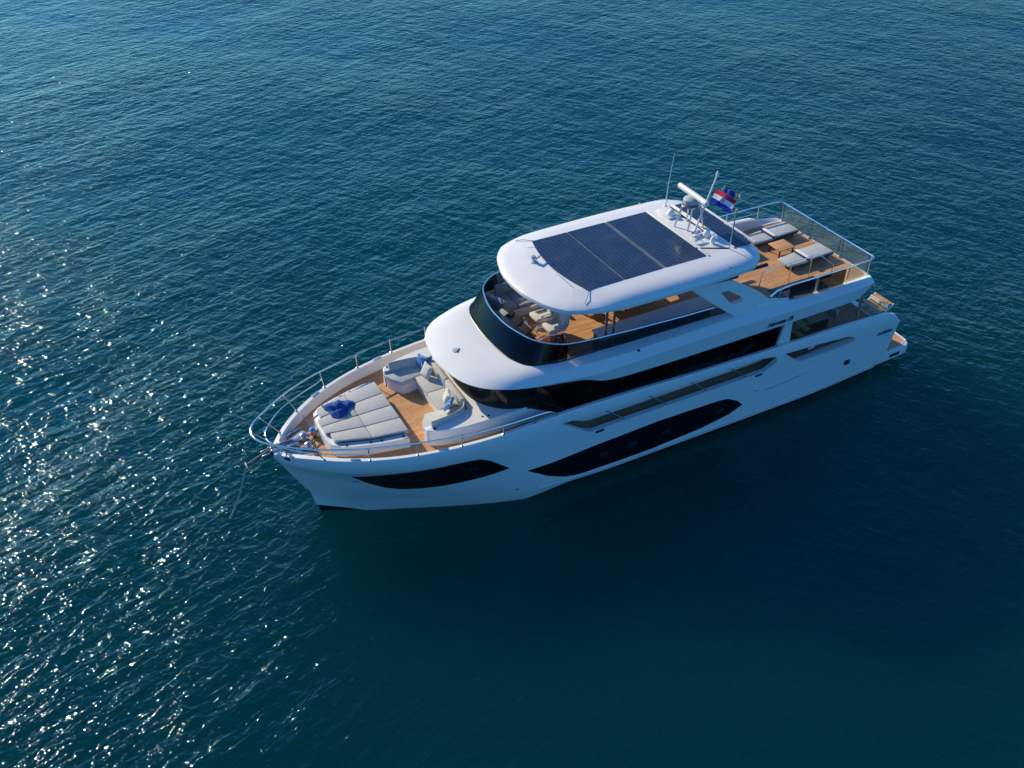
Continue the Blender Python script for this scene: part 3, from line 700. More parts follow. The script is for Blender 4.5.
def fb_loops(n=5):
    cols = [crv([r[k] for r in FB], n) for k in range(5)]
    # inner coaming: down to the deck just inside
    inn = [Vector((p.x * 1 + (.03 if p.x < 1 else (-.10 if p.x > 14.4 else 0)), max(0, p.y - .07), p.z)) for p in cols[0]]
    inn_lo = [Vector((p.x, p.y, 4.50)) for p in inn]
    L = [inn_lo, inn, cols[0]]
    # crowned mid row between inner top and shelf
    mid = [(a * .5 + c * .5) + Vector((0, 0, .012)) for a, c in zip(cols[0], cols[1])]
    mid2 = [(a * .45 + c * .55) + Vector((0, 0, .03 if a.x > 13.5 else 0)) for a, c in zip(cols[1], cols[2])]
    L += [mid, cols[1], mid2, cols[2], cols[3], cols[4]]
    return L
FL = fb_loops()
def full(h): return [Vector(p) for p in h] + [Vector((p.x, -p.y, p.z)) for p in reversed(h[1:-1])]
b = B(); b.loft([full(h) for h in FL], True, False); b.bm.faces.new([b.bm.verts.new(p) for p in full(FL[-1])])
bmesh.ops.remove_doubles(b.bm, verts=b.bm.verts, dist=.0008)
P(b.build('flybridge', M['white'], ang=17))
fl = full([Vector((p.x, p.y, 4.5)) for p in FL[0]])
sheet('flybridge_deck', [(p.x, p.y) for p in fl], 4.50, M['teak'], .055)
b = B(); b.lathe([(.16, 0), (.16, .03), (.10, .05), (0, .055)], (16.42, .03, 4.83), 20); b.box((16.40, .08, 4.89), (.22, .05, .05), .02, rot=(0, 0, .6)); P(b.build('brow_light', M['greyplast']))
for s in (1, -1):
    b = B(); b.lathe([(.05, 0), (.05, .03), (.03, .04)], (11.05, s * 3.02, 4.90), 12); P(b.build('side_light', M['trim']))

# wraparound smoked windscreen of the flybridge --------------------
rim = crv([(7.0, 2.58, 5.06), (7.4, 2.62, 5.36), (9.0, 2.66, 5.46), (11.05, 2.68, 5.58), (12.45, 2.68, 5.68), (13.2, 2.64, 5.72), (13.8, 2.46, 5.72), (14.4, 1.95, 5.72), (14.7, 1.2, 5.72), (14.84, .5, 5.72), (14.86, 0, 5.72)], 5)
base = crv([(6.95, 2.57, 5.0), (7.35, 2.57, 5.0), (9.0, 2.56, 5.0), (11.0, 2.53, 5.0), (12.3, 2.49, 5.0), (13.1, 2.46, 5.0), (13.85, 2.43, 5.0), (14.74, 2.18, 5.0), (15.14, 1.58, 5.0), (15.28, .75, 5.0), (15.32, 0, 5.0)], 5)
def mir(h): return h + [Vector((p.x, -p.y, p.z)) for p in reversed(h[:-1])]
A_, C_ = mir(base), mir(rim)
b = B(); b.loft([[p + Vector((0, 0, -.01)) for p in A_], [(a * .5 + c * .5) + Vector((.01, 0, 0)) for a, c in zip(A_, C_)], C_], False, False)
wsc = b.build('windscreen', [M['smoke'], M['smoke_light']], ang=30)
for f in wsc.data.polygons:
    if f.center.x < 13.6: f.material_index = 1
P(wsc)
b = B(); b.tube(C_, .026, 8); P(b.build('windscreen_rail', M['chrome']))
b = B(); b.tube([p + Vector((0, 0, .0)) for p in A_], .022, 6); P(b.build('windscreen_gasket', M['trim']))
for y in (1.56, -1.56):
    b = B(); b.tube([(15.06, y, 5.0), (14.58, y, 5.71)], .012, 6); P(b.build('windscreen_joint', M['trim']))
for s in (1, -1):
    b = B(); b.tube([(13.9, s * 2.40, 5.0), (13.7, s * 2.50, 5.71)], .012, 6); P(b.build('windscreen_joint', M['trim']))

# hardtop -------------------------------------------------------------
HT = [(5.36, 0), (5.36, 1.0), (5.40, 1.75), (5.58, 2.22), (5.95, 2.60), (6.6, 2.86), (9.0, 2.94), (11.0, 2.90), (12.0, 2.85), (12.64, 2.75), (13.34, 2.47), (13.68, 2.17), (13.94, 1.78), (14.13, 1.28), (14.28, .70), (14.33, 0)]
ho = crv([(x, y, 0) for x, y in HT], 5)
def inset(h, d, z):
    out = []
    for i, p in enumerate(h):
        a, c = h[max(i - 1, 0)], h[min(i + 1, len(h) - 1)]
        if i == 0: t = Vector((0, 1, 0))
        elif i == len(h) - 1: t = Vector((0, -1, 0))
        else: t = (c - a).normalized()
        nrm = Vector((t.y, -t.x, 0)) * 1.0
        q = p + nrm * d; out.append(Vector((q.x, max(0, q.y) if 0 < i < len(h) - 1 else 0, z)))
    return out
def blend(a, c, za, zc):
    """a full shoulder on the sides, a thin flat edge at the front."""
    A, Cc = inset(ho, a, za), inset(ho, c, zc); out = []
    for p, q, r in zip(A, Cc, ho):
        t = max(0, min(1, (r.x - 11.2) / 2.0)); t = t * t * (3 - 2 * t); out.append(p.lerp(q, t))
    return out
rows = [blend(.30, .30, 6.62, 6.70), blend(.10, .10, 6.60, 6.68), blend(.01, .01, 6.64, 6.72), blend(0, 0, 6.73, 6.79), blend(.04, .015, 6.83, 6.845), blend(.15, .06, 6.925, 6.88), blend(.40, .40, 7.01, 6.955), blend(.72, .72, 7.055, 7.015), inset(ho, .98, 7.065), inset(ho, 1.06, 7.075)]
b = B(); b.loft([full(h) for h in rows], True, True); P(b.build('hardtop', M['white'], ang=35))
panel_front = lambda y: 12.79 - .085 * y * y
def sol(x0, x1, name='solar_panel', hw=1.86):
    n = 10
    if x1 is None: pts = [(x0, -hw), (x0, hw)] + [(panel_front(hw - 2 * hw * i / n), hw - 2 * hw * i / n) for i in range(n + 1)]
    else: pts = [(x0, -hw), (x0, hw), (x1, hw), (x1, -hw)]
    b = B(); b.prism(pts[::-1], 7.076, 7.090); return P(b.build(name, M['solar'], smooth=False))
sol(11.10, None); sol(9.50, 11.05); sol(7.68, 9.36)
b = B(); b.prism([(5.62, -1.80), (6.42, -1.80), (6.42, 1.84), (5.70, 1.84)], 7.04, 7.088); P(b.build('solar_panel', M['solar'], smooth=False))
b = B(); b.box((11.075, 0, 7.085), (.05, 3.66, .014)); P(b.build('panel_seam', M['seam'], smooth=False))
b = B(); b.box((9.43, 0, 7.085), (.14, 3.66, .014)); P(b.build('panel_seam', M['seam'], smooth=False))
b = B(); b.box((7.60, 0, 7.095), (.07, 3.78, .04), .012); b.box((6.47, 0, 7.095), (.06, 3.72, .05), .012); b.box((5.52, 0, 7.05), (.10, 3.7, .05), .02); P(b.build('hardtop_coaming', M['white']))
for s in (1, -1):
    b = B(); b.tube([(12.42, s * 1.88, 7.075), (12.70, s * 2.2, 7.035), (12.90, s * 2.38, 6.955)], .012, 6); P(b.build('hardtop_seam', M['seam']))
    b = B(); b.box((7.3, s * 2.62, 6.96), (.05, .34, .05), .015, rot=(0, 0, .35)); P(b.build('hardtop_grip', M['greyplast']))
# wing supports aft of the flybridge seats
for s in (1, -1):
    outl = [(8.83, 6.44), (7.05, 6.30), (6.4, 5.93), (5.70, 5.47), (5.2, 5.08), (4.85, 4.82), (6.0, 4.9), (6.95, 4.97), (7.78, 5.60)]
    bb = cut_xz(outl, s * 2.58, s * 2.74); bb.name = 'hardtop_support'; bb.data.materials.clear(); bb.data.materials.append(M['white'])
    hole = cut_xz(rounded([(7.50, 5.97), (7.15, 5.95), (6.5, 5.52), (6.5, 5.42), (7.02, 5.40)], .05), s * 2.4, s * 3.1)
    boolean(bb, [hole])
    for v in bb.data.vertices: v.co.y += -s * .22 * (v.co.z - 5.6) * 1.0
    P(bb)
    b = B(); b.loft([[(9.3, s * 2.40, 6.30), (9.3, s * 2.44, 6.30), (9.3, s * 2.44, 6.64), (9.3, s * 2.40, 6.64)], [(6.6, s * 2.40, 6.2), (6.6, s * 2.44, 6.2), (6.6, s * 2.44, 6.64), (6.6, s * 2.40, 6.64)]]); P(b.build('support_gap_shade', M['trim'], smooth=False))  # dark plate painting the shade of the open gap above the support
    for x in (11.75, 12.05):
        b = B(); b.tube([(x, s * 2.42, 5.0), (x + .02, s * 2.50, 6.64)], .045, 10); P(b.build('hardtop_post', M['steelpost']))
    # dark strip standing in for the shade in the gap under the hardtop rim
    b = B(); b.box((8.2, s * 2.70, 6.60), (5.2, .10, .08)); P(b.build('hardtop_gap_shade', M['trim'], smooth=False))
# camera and lights on the hardtop front
b = B(); b.lathe([(.13, 0), (.13, .04), (.07, .06), (.06, .16)], (13.13, -.55, 7.05), 16); b.box((13.03, -.50, 7.25), (.34, .07, .05), .02, rot=(0, 0, .5)); b.lathe([(.07, 0), (.09, .06), (.07, .12), (0, .14)], (13.15, -.58, 7.19), 14); P(b.build('hardtop_searchlight', M['greyplast']))
# mast group
mz = 7.06
b = B()
for x, y, xt, yt in ((7.40, -.42, 7.15, -.36), (7.18, .10, 6.98, -.02), (6.55, .18, 6.72, .10), (6.75, -.55, 6.85, -.42)):
    b.tube([(x, y, mz), (xt, yt, 7.96)], .035, 8)
b.lathe([(.34, 7.93), (.34, 7.97)], (6.95, -.18, 0), 20); MAST = P(b.build('radar_mast', M['steelpost']))
b = B(); b.lathe([(.22, 7.97), (.28, 8.02), (.28, 8.16), (.20, 8.22), (.10, 8.25)], (6.93, -.22, 0), 20); P(b.build('radar_pedestal', M['greyplast']))
b = B(); b.tube([(6.84, -1.06, 8.31), (6.86, -.22, 8.31), (6.90, .62, 8.31)], .105, 14); P(b.build('radar_scanner', M['white']))
for x, y, r in ((7.05, -1.15, .15), (6.85, .75, .13), (6.95, 1.25, .10)):
    b = B(); b.lathe([(r * .6, 0), (r * .5, .06), (r, .09), (r, .16), (r * .8, .24), (r * .4, .29), (0, .30)], (x, y, mz), 18); P(b.build('antenna_dome', M['white']))
for x, y in ((6.9, .45), (6.82, .58), (7.1, .98)):
    b = B(); b.tube([(x, y, mz + .12), (x + .42, y, mz + .12)], .03, 8, r2=.06); b.tube([(x + .1, y, mz), (x + .1, y, mz + .12)], .02, 6); P(b.build('horn', M['chrome']))
b = B(); b.box((7.0, -1.32, mz + .06), (.55, .8, .07), .03); P(b.build('equipment_hatch', M['white']))
b = B(); b.tube([(6.74, -1.92, mz), (6.74, -1.86, 8.0), (6.70, -1.74, 9.25)], .022, 6, r2=.008); b.lathe([(.05, 0), (.05, .08), (.03, .12)], (6.74, -1.92, mz), 10); P(b.build('whip_antenna', M['wcloth']))
b = B(); b.tube([(6.68, 1.85, mz), (6.62, 1.86, 8.52)], .022, 8); b.tube([(6.62, 1.86, 8.5), (6.62, 1.86, 8.60)], .035, 8, idx=1); P(b.build('light_mast', [M['steelpost'], M['yellow']]))

# flybridge furniture (fixed) ------------------------------------------
D = 4.556
b = B(); b.prism([(12.15, 1.86), (12.15, 2.46), (7.7, 2.50), (7.7, 1.86)], D, 5.36, .02); P(b.build('bar_counter', M['dark']))
b = B(); b.prism([(12.20, 1.80), (12.20, 2.50), (7.5, 2.53), (7.5, 1.80)], 5.362, 5.41, .015); P(b.build('counter_top', M['grey']))
b = B(); b.box((9.8, 2.535, 5.395), (4.6, .03, .03)); P(b.build('counter_rail', M['steelpost'], smooth=False))
# forward lounge, starboard
def seg(name, c, d, m, bev=.05, rot=(0, 0, 0)):
    b = B(); b.box(c, d, bev, 3, rot); return P(b.build(name, m, ang=50))
seg('lounge_base', (13.2, -1.72, 4.72), (1.5, 1.1, .32), M['white'], .03)
seg('lounge_cushion', (12.92, -1.72, 4.96), (.9, 1.1, .16), M['fabric2']); seg('lounge_cushion', (13.65, -1.70, 4.96), (.54, 1.0, .16), M['fabric2'])
seg('lounge_back', (13.0, -2.27, 5.16), (1.6, .16, .5), M['fabric2'], .06); seg('lounge_back', (12.2, -1.8, 5.1), (.16, 1.0, .44), M['fabric2'], .06)
seg('lounge_back', (14.12, -1.62, 5.14), (.18, 1.0, .46), M['fabric2'], .06, (0, 0, .32))
seg('lounge_base', (10.2, -2.05, 4.76), (3.2, .62, .4), M['white'], .03); seg('lounge_cushion', (10.2, -2.05, 5.02), (3.2, .62, .14), M['fabric2']); seg('lounge_back', (10.2, -2.36, 5.24), (3.2, .14, .42), M['fabric2'], .05)
# helm
b = B(); b.prism([(14.55, -.85), (14.62, .3), (14.5, 1.05), (13.95, 1.05), (13.9, -.85)], D, lambda x, y: 5.42 - .35 * (14.6 - x), .04); CON = P(b.build('helm_console', M['dark']))
for yy in (-.52, .08, .68):
    b = B(); b.box((14.12, yy, 5.34), (.06, .46, .30), .015, rot=(0, -.9, 0)); P(b.build('instrument_screen', M['matte']))
b = B(); pts = [(13.82 + .06 * math.sin(a), .12 + .2 * math.cos(a), 5.22 + .19 * math.sin(a)) for a in [2 * math.pi * k / 20 for k in range(20)]]
b.tube(pts, .016, 6, closed=True); b.tube([(13.82, -.08, 5.22), (13.82, .32, 5.22)], .012); b.tube([(13.95, .12, 5.18), (13.82, .12, 5.22)], .025); P(b.build('steering_wheel', M['chrome']))
seg('console_pad', (14.35, -.60, 5.34), (.3, .4, .05), M['fabric2'], .02, (0, .3, .15))
seg('console_pad', (14.0, .45, 5.27), (.22, .5, .05), M['cream'], .02, (0, .4, 0))
def helm_chair(x, y):
    e = B(); e.lathe([(.22, D), (.20, D + .03), (.06, D + .06), (.06, D + .42)], (x, y, 0), 16); base_ = P(e.build('helm_chair', M['chrome']))
    def sub(name, bld, m, a=50):
        o = bld.build(name, m, ang=a); o.parent = base_; return o
    sub('seat', B().box((x + .05, y, D + .50), (.56, .54, .16), .06, 3), M['cream'])
    sub('backrest', B().box((x - .27, y, D + .84), (.14, .54, .66), .06, 3, rot=(0, -.16, 0)), M['cream'])
    sub('headrest', B().box((x - .35, y, D + 1.22), (.11, .34, .18), .05, 3, rot=(0, -.16, 0)), M['cream'])
    for s in (1, -1):
        sub('backrest_wing', B().box((x - .20, y + s * .26, D + .86), (.20, .09, .5), .04, 3, rot=(0, -.16, s * .25)), M['cream'])
        sub('armrest', B().box((x + .02, y + s * .31, D + .70), (.42, .09, .09), .035, 3), M['cream'])
    for o in list(base_.children): o.data.transform(Matrix.Translation((x, y, D)) @ Matrix.Diagonal((1.2, 1.15, 1.12, 1)) @ Matrix.Translation((-x, -y, -D)))
    sub('footrest', B().tube([(x + .2, y - .18, D + .12), (x + .42, y - .18, D + .16), (x + .42, y + .18, D + .16), (x + .2, y + .18, D + .12)], .014, 6), M['chrome'])
helm_chair(13.0, -.12); helm_chair(12.95, .70)
# low side cabinet with steel rim by the windscreen
b = B(); b.loft([[Vector((x, y, z)) for x, y in ((14.35, 1.82), (14.1, 1.60), (13.7, 1.54), (13.25, 1.62), (13.22, 1.72), (13.45, 2.36))] for z in (4.6, 5.44)], False, False); P(b.build('helm_side_screen', M['brownglass']))
b = B(); b.box((13.75, 1.95, 4.78), (.7, .5, .42), .04); P(b.build('side_cabinet', M['brown']))
b = B(); b.tube([(14.42, 1.88, 5.66), (14.1, 1.60, 5.52), (13.7, 1.54, 5.46), (13.25, 1.62, 5.45), (13.22, 1.72, 5.44), (13.34, 2.1, 5.0), (13.42, 2.3, 4.6)], .018, 8); P(b.build('cabinet_rail', M['chrome']))

# aft flybridge: coaming, rails, glass ---------------------------------
for s in (1, -1):
    x0 = 1.15 if s < 0 else 4.15
    pts = [(x0, .02), (x0 + .35, .26), (x0 + 1.0, .34), (5.2, .36), (6.2, .36)] if s < 0 else [(x0, .02), (x0 + .5, .12), (5.2, .2), (5.9, .25)]
    b = B(); rows_ = []
    for x, h in [(p.x, p.y) for p in crv([(a, c, 0) for a, c in pts], 5)]:
        yo = itp([(1, 2.80), (3, 2.84), (7, 2.84)], x); z0 = itp([(0, 4.6), (3, 4.66), (5, 4.84), (6.2, 4.92)], x)
        rows_.append([(x, s * (yo - .24), D - .03), (x, s * (yo - .22), z0 + h - .03), (x, s * (yo - .15), z0 + h), (x, s * (yo - .02), z0 + h), (x, s * (yo + .03), z0 + h - .05), (x, s * (yo + .05), z0 - .05)])
    b.loft(rows_); P(b.build('aft_coaming', M['white'], ang=45))
def tube_(name, pts, r, m): 
    b = B(); b.tube(pts, r, 8); return P(b.build(name, m))
RT = 5.42
tube_('aft_rail', [(5.0, -2.74, RT), (3, -2.76, RT), (.50, -2.72, RT), (.24, -2.66, RT), (.15, -2.54, RT)] + [(.15, y, RT) for y in (-1, 0, 1)] + [(.15, 2.56, RT), (.22, 2.68, RT), (.45, 2.74, RT), (3, 2.76, RT), (4.3, 2.74, RT), (4.9, 2.72, RT - .08), (5.2, 2.72, RT - .25)], .03, M['chrome'])
tube_('aft_rail', [(4.9, -2.72, 5.14), (1.0, -2.70, 5.14)], .014, M['chrome'])
for x, y in ((.12, -2.50), (.12, -.82), (.12, .94), (.12, 2.48), (1.3, -2.70), (2.9, -2.74), (4.4, -2.74), (1.45, 2.70), (3.0, 2.72), (4.75, 2.70)):
    b = B(); b.tube([(x, y, 4.58), (x + (.03 if x < .2 else 0), y * 1.01, RT)], .026, 8); b.lathe([(.055, 0), (.055, .02), (.03, .04)], (x, y, 4.58), 10); P(b.build('rail_post', M['steelpost']))
def pane(name, a, c, z0, z1, m):
    a, c = Vector(a), Vector(c); t = (c - a).normalized(); nn = Vector((-t.y, t.x)) * .006
    b = B(); b.prism([tuple(a + nn), tuple(c + nn), tuple(c - nn), tuple(a - nn)], z0, z1); return P(b.build(name, m, smooth=False))
for y0, y1 in ((-2.40, -.92), (-.72, .84), (1.04, 2.38)): pane('glass_panel', (.14, y0), (.14, y1), 4.62, 5.36, M['clear'])
pane('glass_panel', (1.6, 2.72), (2.9, 2.74), 4.68, 5.36, M['smoke_light']); pane('glass_panel', (3.1, 2.74), (4.3, 2.74), 4.70, 5.36, M['smoke_light'])
pane('glass_panel', (.3, 2.66), (1.38, 2.70), 4.68, 5.36, M['clear'])
# stairwell with guard rail on the port side
b = B(); b.box((3.15, 2.02, 4.570), (2.2, .86, .02)); P(b.build('stairwell_hatch', M['dark'], smooth=False))
tube_('stair_guard', [(4.65, 1.5, D), (4.6, 1.5, 5.35), (4.3, 1.5, 5.42), (2.6, 1.5, 5.40), (2.2, 1.5, 5.46), (1.95, 1.62, 5.48), (1.9, 2.3, 5.40), (1.9, 2.35, D)], .02, M['chrome'])
tube_('stair_guard', [(3.2, 1.5, D), (3.2, 1.5, 5.41)], .018, M['steelpost'])
tube_('stair_guard', [(2.2, 1.5, D), (2.2, 1.5, 5.45)], .018, M['steelpost'])
b = B(); b.box((3.25, 2.46, 5.06), (2.3, .04, .10), .01); P(b.build('stair_trim', M['piping']))

# cockpit -----------------------------------------------------------------
tube_('overhang_post', [(.36, 2.72, 2.10), (.36, 2.66, 4.22)], .05, M['steelpost']); tube_('overhang_post', [(.36, -2.72, 2.10), (.36, -2.66, 4.22)], .05, M['steelpost'])
b = B(); b.box((-.75, -.5, 2.38), (.62, 3.0, .5), .04); P(b.build('transom_bench', M['white']))
seg('transom_cushion', (-.72, -.5, 2.68), (.6, 2.9, .14), M['fabric2']); seg('transom_cushion', (-.98, -.5, 2.92), (.16, 2.9, .42), M['fabric2'])
b = B(); b.box((3.2, -1.9, 2.55), (1.2, .9, .86), .04); P(b.build('cockpit_cabinet', M['brown']))
b = B(); 
for k in range(8): b.box((3.7 - .25 * k, 2.35, 2.32 + .24 * k), (.27, .75, .045))
P(b.build('flybridge_stairs', M['teak'], smooth=False))
tube_('stair_rail', [(3.8, 1.95, 2.9), (2.0, 1.95, 4.3)], .02, M['chrome'])

b = B(); b.box((2.15, 1.55, 2.30), (2.3, .75, .36), .04); P(b.build('cockpit_sofa', M['brown']))
seg('cockpit_cushion', (1.55, 1.55, 2.55), (1.1, .75, .14), M['fabric2']); seg('cockpit_cushion', (2.70, 1.55, 2.55), (1.1, .75, .14), M['fabric2']); seg('cockpit_cushion', (2.15, 1.22, 2.80), (2.3, .14, .42), M['fabric2'])
seg('cockpit_cushion', (.9, 1.9, 2.8), (.14, .6, .4), M['fabric2'])
# lettering ------------------------------------------------------------------
def text(name, s, loc, size, rotm, m, shear=0):
    cu = bpy.data.curves.new(name, 'FONT'); cu.body = s; cu.size = size; cu.extrude = .004; cu.shear = shear; cu.align_x = 'CENTER'; cu.offset = .004
    o = bpy.data.objects.new(name, cu); COL.objects.link(o); bpy.context.view_layer.update()
    me = bpy.data.meshes.new_from_object(o.evaluated_get(bpy.context.evaluated_depsgraph_get())); bpy.data.objects.remove(o)
    me.materials.append(m); o = bpy.data.objects.new(name, me); COL.objects.link(o)
    o.matrix_world = Matrix.Translation(loc) @ rotm; P(o); o.location = loc; o.rotation_euler = rotm.to_euler(); o.matrix_parent_inverse = Matrix.Translation((-10, 0, -WATER)); return o
def wallrot(side, tilt=0):
    ex = Vector((-side, 0, 0)); ez = Vector((0, side * math.cos(tilt), math.sin(tilt))); ey = ez.cross(ex)
    return Matrix(((ex.x, ey.x, ez.x, 0), (ex.y, ey.y, ez.y, 0), (ex.z, ey.z, ez.z, 0), (0, 0, 0, 1)))
for s in (1, -1):
    text('model_lettering', 'Navetta 75', (4.95, s * 3.195, 4.20), .26, wallrot(s, -.10), M['navytext'], .35)
    text('stern_lettering', 'absolute', (-.98, s * 3.055, 1.80), .26, wallrot(s, 0), M['navytext'], .1)

# ---------------------------------------------------------------- flags
def flag_mat():
    m = bpy.data.materials.new('tricolour_flag'); m.use_nodes = True
    n = m.node_tree.nodes; l = m.node_tree.links; p = n['Principled BSDF']; p.inputs['Roughness'].default_value = .85
    uv = n.new('ShaderNodeUVMap'); sx = n.new('ShaderNodeSeparateXYZ'); l.new(uv.outputs[0], sx.inputs[0])
    cr = n.new('ShaderNodeValToRGB'); cr.color_ramp.interpolation = 'CONSTANT'
    e = cr.color_ramp.elements; e[0].color = (.01, .02, .38, 1); e[1].position = .333; e[1].color = (.8, .8, .82, 1); e2 = e.new(.667); e2.color = (.62, .015, .03, 1)
    l.new(sx.outputs[1], cr.inputs[0])
    def math_(op, a, b=None):
        k = n.new('ShaderNodeMath'); k.operation = op
        for i, v in enumerate((a, b)):
            if v is None: continue
            if isinstance(v, (int, float)): k.inputs[i].default_value = v
            else: l.new(v, k.inputs[i])
        return k.outputs[0]
    def inside(u0, u1, v0, v1):
        a = math_('MULTIPLY', math_('GREATER_THAN', sx.outputs[0], u0), math_('LESS_THAN', sx.outputs[0], u1))
        c = math_('MULTIPLY', math_('GREATER_THAN', sx.outputs[1], v0), math_('LESS_THAN', sx.outputs[1], v1))
        return math_('MULTIPLY', a, c)
    ch = n.new('ShaderNodeTexChecker'); ch.inputs['Scale'].default_value = 1
    mp = n.new('ShaderNodeMapping'); mp.inputs['Scale'].default_value = (25, 12.5, 1); l.new(uv.outputs[0], mp.inputs[0]); l.new(mp.outputs[0], ch.inputs[0])
    ch.inputs[1].default_value = (.65, .02, .03, 1); ch.inputs[2].default_value = (.8, .8, .8, 1)
    m1 = n.new('ShaderNodeMixRGB'); l.new(inside(.40, .60, .28, .68), m1.inputs[0]); l.new(cr.outputs[0], m1.inputs[1]); l.new(ch.outputs[0], m1.inputs[2])
    m2 = n.new('ShaderNodeMixRGB'); l.new(inside(.41, .59, .68, .80), m2.inputs[0]); l.new(m1.outputs[0], m2.inputs[1]); m2.inputs[2].default_value = (.05, .2, .6, 1)
    l.new(m2.outputs[0], p.inputs['Base Color']); return m
def cloth(name, o0, hoist, fly, m, parent, amp=.022, n=16, k=5):
    """flag cloth: o0 = bottom of the hoist, hoist = edge up, fly = edge outwards."""
    o0, hoist, fly = Vector(o0), Vector(hoist), Vector(fly); nn = hoist.cross(fly).normalized()
    bm = bmesh.new(); uvl = bm.loops.layers.uv.new('UVMap'); V = []; UV = {}
    for i in range(n + 1):
        for j in range(k + 1):
            u, v = i / n, j / k
            p = o0 + hoist * v + fly * u + nn * amp * u ** .5 * math.sin(u * 8 + v * 1.2) + Vector((0, 0, -.10 * u * u))
            q = bm.verts.new(p); V.append(q); UV[q] = (u, v)
    for i in range(n):
        for j in range(k):
            f = bm.faces.new([V[a] for a in (i * (k + 1) + j, (i + 1) * (k + 1) + j, (i + 1) * (k + 1) + j + 1, i * (k + 1) + j + 1)])
            for lp in f.loops: lp[uvl].uv = UV[lp.vert]
    return finish(name, bm, m, parent)
E1 = empty('ensign', (6.95, .20, 7.07), 0, 'red, white and blue ensign with a chequered shield, on a white staff behind the radar', 'flag')
b = B(); b.tube([(0, 0, 0), (-.35, 0, 1.0), (-.70, 0, 2.0)], .04, 8, r2=.03); b.tube([(-.10, -.10, 0), (-.38, -.03, 1.0), (-.66, 0, 1.85)], .02, 6); b.lathe([(.055, 0), (.055, .10), (.03, .18), (0, .2)], (-.71, 0, 1.98), 10); b.build('flagstaff', M['wcloth'], E1)
cloth('flag_cloth', (-.50, .03, 1.06), (-.24, 0, .44), (-.22, .84, -.04), flag_mat(), E1)
E2 = empty('courtesy_flag', (6.02, .42, 8.47), 0, 'small blue flag with an orange and white corner fluttering behind the ensign', 'flag')
cloth('flag_cloth', (0, 0, 0), (-.08, 0, .15), (-.12, .36, .0), M['bluepaint'], E2, .05, 10, 4)
cloth('flag_corner', (-.16, .40, .02), (-.03, 0, .10), (-.05, .12, -.01), M['orange'], E2, .02, 4, 3)
cloth('flag_corner', (-.20, .52, .02), (-.03, 0, .09), (-.04, .09, -.01), M['wcloth'], E2, .02, 4, 3)
b = B(); b.tube([(.06, -.10, -.02), (-.08, -.08, .2)], .012, 6); b.build('halyard', M['wcloth'], E2)

# ---------------------------------------------------------------- loose things
def pillow(name, loc, w_, h_, t, rot, m, label, cat='pillow', group=None):
    b = B(); pillow_bm(b, (0, 0, 0), w_, h_, t, (0, 0, 0)); o = b.build(name, m, None, ang=80)
    o.location = loc; o.rotation_euler = rot; return tag(o, label, cat, group)
gp = 'loose pillows on the foredeck sofa'
pillow('pillow', (17.12, -1.52, 3.66), .46, .46, .15, (R(8), R(68), R(28)), M['bluep'], 'blue patterned pillow against the curved starboard sofa back', group=gp)
pillow('pillow', (17.02, -1.28, 3.70), .44, .44, .14, (R(0), R(62), R(75)), M['bluep'], 'blue patterned pillow behind the large cream one, in the sofa corner', group=gp)
pillow('pillow', (17.20, -.88, 3.66), .52, .52, .17, (R(4), R(60), R(14)), M['cream'], 'large cream pillow leaning on the sofa back beside two blue pillows', group=gp)
pillow('pillow', (17.22, .82, 3.68), .48, .48, .16, (R(0), R(66), R(-18)), M['cream'], 'cream pillow standing next to a pale blue pillow on the sofa', group=gp)
pillow('pillow', (17.30, 1.18, 3.66), .44, .44, .16, (R(0), R(60), R(-46)), M['bluep'], 'pale blue patterned pillow beside a single cream pillow at the port sofa corner', group=gp)
pillow('pillow', (13.98, -1.45, 5.22), .46, .46, .15, (R(10), R(60), R(200)), M['bluep'], 'blue patterned pillow on the grey lounge inside the flybridge windscreen')
# towel thrown over the sunpad
bm = bmesh.new(); rnd = random.Random(8); n1, n2 = 18, 14; V = []
for i in range(n1 + 1):
    for j in range(n2 + 1):
        u, v = i / n1 - .5, j / n2 - .5
        th_ = math.atan2(v, u + 1e-6); r = .36 * (1 + .42 * abs(math.sin(1.5 * th_ + .4)) ** 3 + .18 * abs(math.sin(2.5 * th_ + 1.1)) ** 4)
        mxx = max(abs(u), abs(v), 1e-6) * 2; ln = math.hypot(u, v) + 1e-6
        x, y = u / ln * mxx * r * 1.05, v / ln * mxx * r * 1.0
        hgt = (1 - mxx ** 2) * (.16 + .12 * math.sin(13 * x + 2) * math.cos(10 * y)) + .07 * math.sin(21 * x + 17 * y) * (1 - mxx) + .012
        V.append(bm.verts.new((x, y, max(.008, hgt))))
for i in range(n1):
    for j in range(n2): bm.faces.new([V[a] for a in (i * (n2 + 1) + j, (i + 1) * (n2 + 1) + j, (i + 1) * (n2 + 1) + j + 1, i * (n2 + 1) + j + 1)])
o = finish('towel', bm, M['towel'], None, ang=70); o.location = (20.55, -.62, 3.415); o.rotation_euler = (0, 0, .5)
tag(o, 'crumpled bright blue towel thrown on the foredeck sunpad', 'towel')

